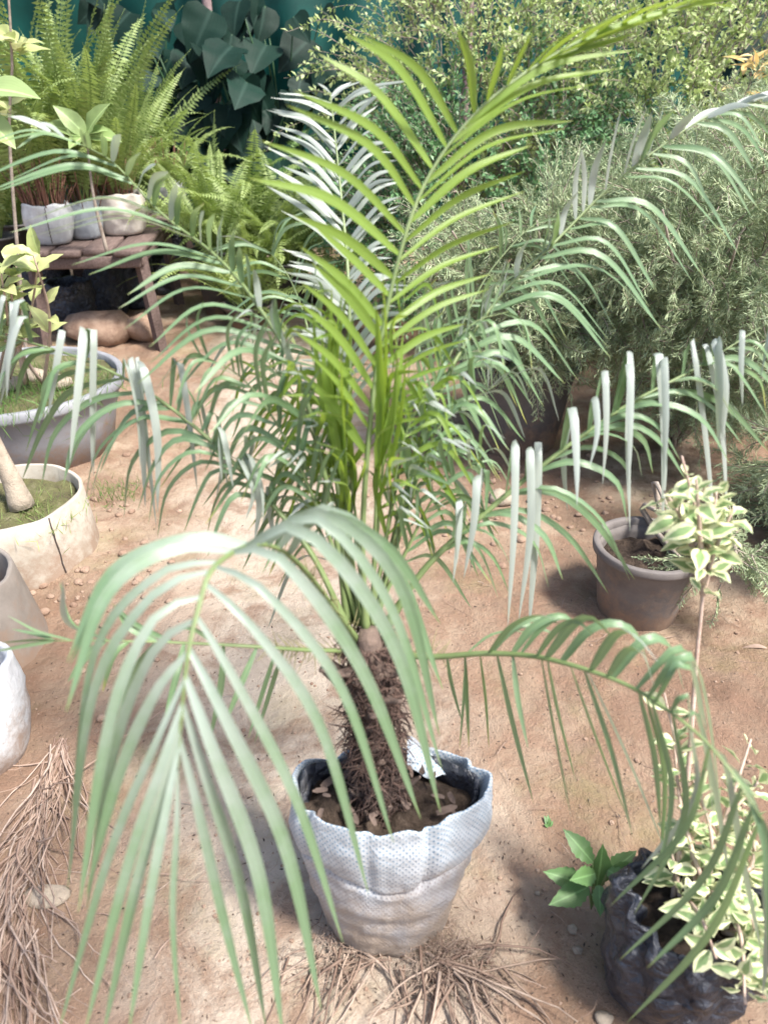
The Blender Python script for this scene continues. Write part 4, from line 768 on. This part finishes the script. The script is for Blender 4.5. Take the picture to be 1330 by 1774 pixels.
# lower left frond with hanging leaflets
frond([(600, 1085, 1.0), (540, 960, 1.02), (450, 850, 1.08), (350, 750, 1.13), (250, 675, 1.17), (150, 625, 1.2), (40, 590, 1.24), (-40, 575, 1.26)], [
  ([((470, 870), (468, 830, -.02), (475, 880, -.04), (470, 950, -.05)), ((430, 830), (425, 785, -.02), (440, 860, -.04), (436, 930, -.05)), ((350, 750), (372, 702, -.02), (392, 760, -.04), (402, 835, -.05)), ((300, 710), (312, 622, -.02), (335, 720, -.05), (352, 835, -.06)), ((250, 675), (238, 622, -.02), (252, 760, -.05), (268, 912, -.06)), ((200, 650), (208, 608, -.02), (225, 740, -.05), (240, 890, -.06)), ((120, 612), (130, 555, -.02), (112, 650, -.05), (96, 770, -.06)), ((60, 595), (45, 518, -.02), (33, 600, -.05), (14, 700, -.06)), ((-20, 580), (5, 515, -.02), (-5, 600, -.04), (-15, 690, -.05))], 24, .0150),
  ([((470, 870), (420, 860), (390, 890), (370, 950)), ((350, 750), (270, 735), (210, 790), (185, 880)), ((250, 675), (160, 690), (100, 745), (72, 830)), ((150, 625), (80, 640), (40, 695), (25, 770)), ((40, 590), (0, 600), (-30, 640), (-40, 700))], 22, .0115)], .0185, PG, jit=12)
# upper right frond
frond([(650, 1080, 1.05), (700, 860, 1.12), (770, 660, 1.22), (860, 520, 1.32), (960, 420, 1.4), (1060, 320, 1.47), (1150, 250, 1.52), (1240, 195, 1.57), (1340, 170, 1.6)], [
  ([((790, 620), (800, 570, -.04), (815, 545, -.1)), ((885, 492), (890, 455, -.04), (896, 432, -.1)), ((960, 420), (968, 385, -.04), (975, 360, -.1)), ((1000, 380), (1001, 310, -.04), (1004, 248, -.1)), ((1035, 345), (1043, 270, -.04), (1054, 205, -.1)), ((1060, 320), (1072, 250, -.04), (1086, 195, -.1)), ((1110, 280), (1130, 220, -.04), (1152, 168, -.1)), ((1150, 250), (1172, 212, -.03), (1200, 186, -.06)), ((1220, 205), (1260, 185, -.02), (1300, 182, -.05)), ((1330, 172), (1350, 160, 0), (1380, 158, 0))], 28, .018, {'flip': 1, 'face': (.35, -.7, .6), 'tw': .2}),
  ([((740, 740), (820, 720), (880, 800)), ((800, 600), (900, 575), (985, 670)), ((880, 505), (990, 485), (1090, 580)), ((960, 420), (1060, 425), (1150, 560)), ((1020, 360), (1110, 375), (1200, 500)), ((1060, 320), (1140, 340), (1235, 440)), ((1110, 280), (1190, 300), (1260, 420)), ((1150, 250), (1240, 270), (1310, 370)), ((1240, 195), (1300, 205), (1350, 270)), ((1330, 172), (1370, 175), (1400, 200))], 28, .0125)], .0175, PG, jit=12)
# lower right frond with long hanging leaflets
frond([(668, 1085, 1.03), (740, 980, 1.06), (850, 880, 1.1), (960, 790, 1.14), (1080, 705, 1.18), (1200, 640, 1.22), (1280, 590, 1.25), (1350, 545, 1.28)], [
  ([((760, 962), (775, 885, -.02), (776, 930, -.04), (770, 1000, -.05)), ((830, 900), (826, 820, -.02), (808, 900, -.05), (790, 1000, -.06)), ((872, 865), (874, 765, -.02), (862, 920, -.05), (845, 1085, -.06)), ((930, 815), (930, 765, -.02), (922, 930, -.05), (912, 1108, -.06)), ((1000, 760), (1016, 670, -.02), (1018, 740, -.04), (1020, 805, -.04)), ((1060, 715), (1086, 608, -.02), (1078, 740, -.05), (1075, 885, -.06)), ((1120, 680), (1133, 608, -.02), (1136, 740, -.05), (1137, 885, -.06)), ((1165, 655), (1178, 592, -.02), (1195, 740, -.05), (1203, 900, -.06)), ((1210, 630), (1216, 588, -.02), (1240, 740, -.05), (1256, 925, -.06)), ((1290, 585), (1300, 543, -.02), (1290, 620, -.04), (1262, 690, -.05)), ((1345, 548), (1360, 510, -.01), (1350, 580, -.02), (1340, 660, -.03))], 22, .0155),
  ([((740, 980), (800, 930), (850, 950), (880, 1020)), ((850, 880), (930, 880), (1010, 940), (1078, 1050)), ((960, 790), (1060, 755), (1130, 790), (1165, 870)), ((1080, 705), (1160, 685), (1230, 710), (1300, 790)), ((1200, 640), (1260, 635), (1310, 670), (1350, 740)), ((1290, 585), (1330, 588), (1360, 620), (1380, 670))], 24, .012)], .0185, PG, jit=12)
# low right frond sweeping towards the viewer
frond([(660, 1128, 1.0), (740, 1138, .95), (840, 1132, .9), (930, 1138, .85), (1030, 1165, .79), (1110, 1200, .74), (1200, 1265, .67), (1260, 1330, .62), (1320, 1420, .57)], [
  ([((770, 1137), (782, 1180), (795, 1250)), ((830, 1133), (826, 1220), (822, 1320)), ((860, 1133), (885, 1260), (920, 1385)), ((905, 1136), (912, 1200), (919, 1275)), ((925, 1138), (962, 1270), (1002, 1412)), ((965, 1146), (985, 1270), (1003, 1400)), ((1000, 1156), (1052, 1290), (1106, 1432)), ((1060, 1178), (1105, 1290), (1130, 1420)), ((1110, 1200), (1150, 1330), (1158, 1470)), ((1160, 1235), (1185, 1400), (1120, 1560)), ((1205, 1270), (1195, 1430), (1060, 1575)), ((1260, 1330), (1190, 1480), (1055, 1625)), ((1300, 1390), (1210, 1560), (1045, 1705)), ((1320, 1420), (1230, 1630), (1090, 1790))], 20, .0095, {'wide': 1}),
  ([((800, 1133), (830, 1105), (860, 1098), (892, 1105)), ((880, 1133), (920, 1082), (960, 1060), (1003, 1075)), ((960, 1146), (1010, 1085), (1060, 1078), (1092, 1130)), ((1030, 1166), (1080, 1085), (1120, 1093), (1156, 1150)), ((1090, 1193), (1160, 1130), (1190, 1135), (1215, 1240)), ((1140, 1222), (1195, 1138), (1215, 1250), (1252, 1480)), ((1200, 1265), (1230, 1290), (1285, 1500), (1330, 1700)), ((1260, 1330), (1300, 1390), (1320, 1560), (1345, 1770)), ((1320, 1420), (1345, 1500), (1350, 1600), (1350, 1790))], 24, None, {'wide': 1})], .0145, PG, spines=(.03, .2, 14), jit=12)
# smaller fronds of the crown
frond([(600, 1070, 1.08), (585, 850, 1.2), (545, 620, 1.35), (510, 500, 1.45), (470, 440, 1.5), (440, 425, 1.52)], [([((575, 780), (520, 770), (470, 840)), ((560, 680), (500, 670), (440, 730)), ((530, 560), (470, 550), (410, 605)), ((500, 480), (440, 460), (375, 490)), ((470, 440), (410, 415), (345, 425)), ((440, 425), (405, 412), (370, 415))], 17), ([((575, 780), (610, 720), (650, 740)), ((560, 680), (600, 610), (645, 600)), ((530, 560), (560, 485), (605, 465)), ((505, 490), (530, 415), (572, 395)), ((475, 445), (500, 390), (552, 375)), ((440, 425), (450, 395), (470, 385))], 16)], .0095, PG, r=.004)
frond([(652, 1070, 1.1), (710, 850, 1.2), (770, 640, 1.35), (830, 500, 1.45), (890, 420, 1.52), (930, 385, 1.56)], [([((720, 820), (690, 740), (680, 690)), ((780, 620), (760, 540), (775, 500)), ((830, 500), (826, 430), (812, 388)), ((870, 440), (868, 395), (850, 370)), ((930, 385), (940, 365), (955, 350))], 17), ([((720, 820), (790, 790), (840, 860)), ((780, 620), (860, 620), (910, 720)), ((830, 500), (900, 505), (955, 600)), ((880, 430), (940, 430), (995, 510)), ((930, 385), (960, 385), (990, 400))], 18)], .0105, PG, r=.004)
frond([(655, 1070, 1.05), (690, 900, 1.1), (730, 750, 1.16), (770, 620, 1.22), (820, 560, 1.26), (880, 540, 1.29)], [([((690, 900), (730, 840), (745, 880)), ((720, 790), (760, 720), (785, 800)), ((750, 680), (785, 610), (800, 700)), ((790, 590), (825, 560), (845, 660)), ((850, 548), (890, 560), (905, 650)), ((880, 540), (915, 560), (935, 620))], 17), ([((690, 900), (660, 830), (650, 800)), ((720, 790), (700, 700), (715, 720)), ((750, 680), (730, 590), (740, 570)), ((790, 590), (780, 520), (790, 490)), ((870, 540), (890, 510), (910, 500))], 15)], .0095, PG, r=.004)
frond([(620, 1075, 1.02), (570, 930, 1.03), (510, 790, 1.06), (450, 690, 1.1), (400, 640, 1.13), (350, 620, 1.15)], [([((560, 900), (500, 870), (460, 930)), ((510, 790), (440, 760), (400, 850)), ((450, 690), (380, 680), (330, 770)), ((400, 640), (330, 630), (285, 720)), ((350, 620), (310, 625), (280, 670))], 16), ([((560, 900), (580, 830), (600, 800)), ((510, 790), (520, 700), (540, 650)), ((450, 690), (440, 600), (470, 545)), ((400, 640), (390, 570), (410, 530)), ((350, 620), (330, 570), (330, 540))], 16)], .0105, PG, r=.0045)
frond([(628, 1138, 1.0), (590, 1128, .98), (530, 1126, .94), (440, 1120, .9), (300, 1113, .88), (180, 1110, .86), (95, 1110, .85)], [([((500, 1124), (480, 1180), (455, 1270)), ((380, 1117), (365, 1180), (340, 1260)), ((250, 1112), (215, 1150), (190, 1240)), ((100, 1110), (50, 1112), (-10, 1118))], 11), ([((380, 1117), (330, 1090), (290, 1100)), ((200, 1110), (130, 1080), (110, 1000)), ((100, 1110), (50, 1100), (-10, 1090))], 7)], .012, PG, r=.004, spines=(.03, .4, 26))
def filler(tip, mid, Y0, Y1, up, n, wd, L=1., m=None):
    sp_ = [(640 + (mid[0] - 640) * .05, 1075, Y0), (mid[0] * .5 + 320, mid[1] * .5 + 537, Y0 + .05), (mid[0], mid[1], (Y0 + Y1) / 2 + .02), (tip[0], tip[1], Y1)]
    sg = 1 if tip[0] > 640 else -1; a = []; b = []
    for f in (.45, .6, .75, .9, 1.):
        bx, by = np.interp(f, [0, .5, .75, 1], [640, mid[0] * .5 + 320, mid[0], tip[0]]), np.interp(f, [0, .5, .75, 1], [1075, mid[1] * .5 + 537, mid[1], tip[1]])
        q = L * (1.1 - .3 * f); a.append(((bx, by), (bx + sg * 65 * q, by - 25 * q, .03), (bx + sg * 115 * q, by + 70 * q, .03))); b.append(((bx, by), (bx - sg * 10 * q, by - 75 * q, -.04), (bx + sg * 35 * q, by - 95 * q * up, -.08)))
    frond(sp_, [(a, n), (b, n)], wd, m or PG, r=.0038, jit=18, twist=.9)
filler((870, 660), (760, 740), 1.04, 1.2, .6, 13, .0105); filler((770, 560), (720, 680), 1.06, 1.3, 1., 13, .0105); filler((430, 590), (520, 700), 1.05, 1.25, .8, 13, .0105); filler((540, 520), (570, 660), 1.08, 1.35, 1., 12, .0105); filler((830, 800), (760, 850), 1.03, 1.16, .5, 12, .0105); filler((400, 800), (510, 850), 1.03, 1.12, .5, 11, .010)
filler((700, 520), (675, 680), 1.03, 1.16, 1., 12, .0105, m=PN); filler((560, 560), (590, 700), 1.03, 1.14, 1., 12, .0105, m=PN); filler((760, 640), (700, 760), 1.02, 1.13, .8, 11, .0095, m=PN); filler((470, 660), (550, 770), 1.02, 1.12, .8, 11, .0095, m=PN)
# central spears, still half folded
frond([(622, 1080, 1.02), (603, 900, 1.05), (588, 760, 1.07), (578, 690, 1.09)], [([((605, 920), (570, 740), (535, 575)), ((595, 820), (562, 650), (548, 520)), ((588, 760), (575, 620), (590, 490)), ((580, 700), (585, 580), (607, 485))], 8), ([((605, 920), (590, 740), (560, 560)), ((590, 780), (600, 650), (625, 540)), ((580, 700), (600, 600), (640, 500))], 6)], .0135, PN, r=.005, twist=1.3)
frond([(645, 1080, 1.02), (650, 900, 1.04), (656, 760, 1.06), (660, 680, 1.07)], [([((650, 900), (660, 720), (652, 540)), ((654, 800), (668, 640), (660, 505))], 4), ([((650, 900), (690, 760), (700, 630)), ((656, 760), (685, 660), (690, 560))], 4)], .013, PN, r=.005, twist=1.3)
LEAFLETS.sort(key=lambda q: -q[0]); rest = {}
for k, (ar, fo, path, w0, wd, up, m) in enumerate(LEAFLETS):
    if k < 300: mb = MB(); blade(mb, path, w0, wd, up); obj('leaflet', mb, m, fo)
    else: blade(rest.setdefault(m.name, MB()), path, w0, wd, up)
if rest:
    mb = MB(); mats = []
    for nm, b in rest.items(): mb.V += b.V; mb.U += b.U; mb.F += [f + mb.n for f in b.F]; mb.n += b.n
    o_ = obj('small_leaflets', mb, bpy.data.materials[list(rest)[0]], palm); tag(o_, kind='stuff')
    if len(rest) > 1:
        o_.data.materials.append(bpy.data.materials[list(rest)[1]]); n0 = sum(len(f) for f in list(rest.values())[0].F)
        o_.data.polygons.foreach_set('material_index', (np.arange(len(o_.data.polygons)) >= n0).astype(np.int32))
print('LEAFLETS', len(LEAFLETS))

# ---------------------------------------------------------------- roots beside the sack, straw, debris
def strands(mb, c, n, sp, L, r, flat=.9, dirs=None, curl=.35, z0=.01):
    for k in range(n):
        a = rnd(0, 6.28) if dirs is None else random.gauss(*dirs); b = np.array([c[0] + random.gauss(0, sp[0]), c[1] + random.gauss(0, sp[1]), z0 + abs(random.gauss(0, sp[2]))]); d = np.array([math.cos(a), math.sin(a), random.gauss(0, 1 - flat)]); ln = rnd(*L); pts = [b]
        for i in range(6): pts.append(pts[-1] + d * ln / 6); d = nrm(d + RNG.normal(size=3) * curl * [1, 1, .5] + [0, 0, -.08])
        pts = np.array(pts); pts[:, 2] = np.maximum(pts[:, 2], gh(pts[:, 0], pts[:, 1]) + r[1]); tube(mb, pts, np.linspace(rnd(*r), r[0] * .5, 7), 4, cap=False)
rp = G(775, 1670); rp2 = G(600, 1655)
mb = MB(); strands(mb, rp, 260, (.045, .03, .012), (.03, .10), (.0005, .0012), curl=.5); strands(mb, rp + [.0, -.01, 0], 46, (.04, .02, .006), (.10, .24), (.0020, .0042), dirs=(-1.0, .9), curl=.16)
tag(tag(obj('root_tangle', mb, M['root']), 'dense tangle of dry pale roots at the base of the woven sack', 'roots', 'root tangles'), kind='stuff')
mb = MB(); strands(mb, rp2, 110, (.045, .022, .008), (.03, .10), (.0005, .0012), curl=.5); strands(mb, rp2, 30, (.05, .02, .006), (.08, .2), (.0018, .0038), dirs=(-2.0, .7), curl=.16)
tag(tag(obj('root_tangle', mb, M['root']), 'sparse splayed roots spreading from under the woven sack towards the straw', 'roots', 'root tangles'), kind='stuff')
mb = MB(); sk = crom([G(112, 1290), G(70, 1420), G(40, 1530), G(20, 1640), G(30, 1790)], 30)
for k in range(230):
    i = random.randrange(0, 26); c = sk[i]; d = nrm(sk[min(29, i + 3)] - c); a = math.atan2(d[1], d[0]); a += random.gauss(0, .25 + .5 * (k % 9 == 0)); off = random.gauss(0, .014 + .022 * i / 30); L = rnd(.1, .42)
    b = c + np.array([-d[1], d[0], 0]) * off; pts = [b + [0, 0, abs(random.gauss(0, .012 + .014 * i / 30))]]; dd = np.array([math.cos(a), math.sin(a), rnd(-.02, .12)])
    for q in range(7): pts.append(pts[-1] + dd * L / 7); dd = nrm(dd + RNG.normal(size=3) * .16 + [0, 0, -.03])
    pts = np.array(pts); pts[:, 2] = np.maximum(pts[:, 2], gh(pts[:, 0], pts[:, 1]) + .003); tube(mb, pts, np.linspace(.0017, .0009, 8) * rnd(.4, 2.0), 4, cap=False)
tag(tag(obj('straw_pile', mb, M['straw']), 'long pinkish dry straw swept into a heap on the earth', 'straw'), kind='stuff')
mb = MB()
for k in range(130):
    px, py = rnd(0, 1330), rnd(900, 1774); c = G(px, py)
    strands(mb, c, 1, (.01, .01, .003), (.04, .16), (.0006, .0014), curl=.22)
tag(tag(obj('straw_litter', mb, M['straw']), 'scattered single dry stalks lying over the bare earth', 'litter'), kind='stuff')
mb = MB()
for k in range(1500):
    px, py = rnd(-60, 1390), 560 + 1214 * rnd(0, 1) ** .8; c = G(px, py); z = gz(c); r = abs(random.gauss(0, .0026)) + .001; 
    if c[1] > 6: continue
    rock(mb, (c[0], c[1], z + r * .2), r, k, (1, rnd(.7, 1.1), .7))
tag(tag(obj('gravel', mb, M['clod'], smooth=False), 'small earth crumbs and grit scattered over the ground', 'gravel'), kind='stuff')
mb = MB(); n = 2600; pts = np.array([G(rnd(-60, 1390), 600 + 1174 * rnd(0, 1) ** .7) for _ in range(n)]); pts[:, 2] = gh(pts[:, 0], pts[:, 1]) + .001
kites(mb, pts, nrm(RNG.normal(size=(n, 3)) * [1, 1, .25]), nrm(RNG.normal(size=(n, 3)) * .4 + [0, 0, 1]), RNG.uniform(.003, .014, n), RNG.uniform(.001, .005, n), .2)
tag(tag(obj('leaf_litter', mb, M['litter']), 'fine dark leaf crumbs scattered over the trodden earth', 'litter'), kind='stuff')
mb = MB()
for k in range(260):                                   # clods round the pots at the left and beneath the juniper
    px, py = (random.gauss(180, 70), random.gauss(960, 110)) if k % 2 else (random.gauss(930, 120), random.gauss(860, 60)); c = G(px, py); r = abs(random.gauss(0, .008)) + .004; rock(mb, (c[0], c[1], gz(c) + r * .2), r, k + 900, (1, rnd(.7, 1.1), .65))
tag(tag(obj('earth_clods', mb, M['clod']), 'loose reddish clods around the pots', 'clods'), kind='stuff')
for (px, py, r, sq, lab) in ((85, 1560, .035, (1.5, .8, .35), 'flat pale stone beside the dry straw'), (930, 1546, .007, (1, .8, .8), 'tiny pale pebble on the open earth'), (990, 1606, .012, (1, 1, .7), 'small grey stone near the weed'), (1000, 1640, .010, (1.2, 1, .6), 'small dull stone beside the black bag'), (865, 868, .05, (1.2, .9, .7), 'grey stone beneath the right fronds near the dark pot'), (1045, 1760, .014, (1.3, 1, .6), 'whitish stone chip at the foot of the black bag'), (140, 880, .03, (.9, .9, 1), 'dark round lump beside the cream drum')):
    c = G(px, py); o_ = obj('stone', rock(MB(), (c[0], c[1], gz(c) + r * sq[2] * .5), r, int(px), sq), M['stone'] if px != 140 else M['boot']); tag(o_, lab, 'stone')

# ---------------------------------------------------------------- black bag, variegated shrub, weed
bb = np.array([.555, .80, -.01])
t = sack('black_bag', bb, .130, .130, .255, M['blackbag'], 'crumpled black poly bag holding the variegated shrub', 'bag', seed=21, amp=.016, zamp=.05, soilz=.9, sy=.85, pleat=.018)
def varieg(pths, label, base, nl, sz, name='variegated_shrub'):
    t = thing(name, base, label, 'shrub', 'variegated shrubs')
    for (pts, a0) in pths:
        pts = crom(pts, 24); mb = MB(); tube(mb, pts, np.linspace(.0055, .002, 24), 6); obj('stem', mb, M['pinkstem'], t); T = nrm(np.gradient(pts, axis=0)); az = rnd(0, 6)
        for k in range(nl):
            s = a0 + (1 - a0) * (k + rnd(0, .6)) / nl; i = min(23, int(s * 23)); az += 1.57 + rnd(-.3, .3); u_ = nrm(np.cross(T[i], [.3, .5, .2])); v_ = np.cross(T[i], u_)
            for h in (0, math.pi):
                d = nrm((u_ * math.cos(az + h) + v_ * math.sin(az + h)) * 1.0 + T[i] * rnd(.1, .8) + [0, 0, rnd(-.2, .2)])
                n_ = nrm(T[i] + RNG.normal(size=3) * .35 + [0, -.3, .4]); put_leaf(t, random.choice(LM_var), pts[i] + d * .006, d, n_, sz * rnd(.7, 1.25) * (1 - .35 * (s > .93)))
    return t
varieg([([P(1165, 1560, .82), P(1190, 1350, .90), P(1205, 1150, .98), P(1216, 1030, 1.02), P(1215, 930, 1.04), P(1180, 790, 1.06)], .70), ([P(1216, 1030, 1.02), P(1235, 960, 1.02), P(1270, 880, 1.03)], .25), ([P(1216, 1000, 1.02), P(1180, 900, 1.04), P(1150, 850, 1.06)], .35), ([P(1218, 1010, 1.02), P(1210, 900, 1.0), P(1205, 830, 1.0)], .2), ([P(1216, 990, 1.02), P(1235, 900, 1.05), P(1240, 850, 1.07)], .3)], 'tall bare stemmed variegated sprig with cream edged leaves in front of the dusty pot', (.46, .82, .2), 9, .046)
lows = []
for (px, py, Y) in ((1150, 1200, .98), (1190, 1330, .93), (1160, 1470, .86), (1300, 1280, .98), (1280, 1400, .9), (1260, 1560, .76), (1310, 1620, .72), (1290, 1740, .62), (1330, 1480, .85), (1165, 1260, .98), (1325, 1340, .95), (1340, 1720, .64), (1240, 1660, .66)):
    e = P(px, py, Y); b = bb + [rnd(-.02, .07), rnd(-.05, .05), .22]; lows.append(([b, (b + e) / 2 + [rnd(-.03, .03), rnd(-.02, .02), .03], e], .3))
varieg(lows, 'low bushy variegated shrub with cream edged leaves filling the black bag', bb + [0, 0, .19], 8, .046)
sp_ = G(1325, 1132); t = obj('fallen_leaf', MB().add(*(lambda me: ([tuple(Matrix.Translation(Vector(sp_) + Vector((0, 0, .02))) @ (Matrix.Rotation(1.2, 4, 'Z') @ (v.co * .07))) for v in me.vertices], np.array([list(p.vertices) for p in me.polygons])))(LM_or[0])), M['straw']); tag(t, 'pale dry leaf lying on the red earth beyond the palm frond', 'leaf')
wb = G(1022, 1580); t = thing('weed', (wb[0], wb[1], gz(wb)), 'small green weed with toothed leaves beside the black bag', 'weed')
for k, (px, py, s, d) in enumerate(((1040, 1485, .065, (.1, .2, 1)), (1010, 1530, .06, (-1, .1, .35)), (1012, 1560, .062, (-1, -.5, .1)), (1075, 1500, .055, (.9, .4, .5)), (1045, 1580, .04, (-.2, -1, .0)), (1085, 1520, .045, (1, 0, .3)), (1030, 1545, .05, (-.6, -.4, .4)), (1000, 1500, .055, (-.7, .5, .7)), (1060, 1540, .05, (.5, -.7, .3)))):
    b = np.array([wb[0], wb[1], 0.01]); e = b + np.array([d[0] * .02, d[1] * .02, .07 + .01 * k]); mb = MB(); tube(mb, crom([b, (b + e) / 2 + [0, 0, .01], e], 6), .0015, 4); obj('stalk', mb, M['rachis'], t); put_leaf(t, LM_weed[k % 2], e, d, (rnd(-.2, .2), -.6, .9), s * 1.5)
wb = G(950, 1430); t = thing('seedling', (wb[0], wb[1], gz(wb)), 'tiny green seedling sprouting from open earth near the sack', 'seedling')
for k in range(6): put_leaf(t, LM_weed[k % 2], (wb[0] + rnd(-.005, .005), wb[1], gz(wb)), (rnd(-1, 1), rnd(-1, 1), rnd(.4, 1.4)), (0, -.5, 1), rnd(.015, .028))
# grass in the drum and at pot feet
def grass(name, c, n, sp, h, label, m='fern'):
    mb = MB(); b = np.array(c) + RNG.normal(size=(n, 3)) * [sp, sp, 0]; kites(mb, b, nrm(RNG.normal(size=(n, 3)) * .6 + [0, 0, 1]), RNG.normal(size=(n, 3)), RNG.uniform(.5, 1.2, n) * h, .003, .1, .3, .15); tag(tag(obj(name, mb, M[m]), label, 'grass'), kind='stuff')
grass('grass_tuft', (-1.2, 2.24, .185), 260, .08, .06, 'short grass growing on the mossy soil of the cream drum')
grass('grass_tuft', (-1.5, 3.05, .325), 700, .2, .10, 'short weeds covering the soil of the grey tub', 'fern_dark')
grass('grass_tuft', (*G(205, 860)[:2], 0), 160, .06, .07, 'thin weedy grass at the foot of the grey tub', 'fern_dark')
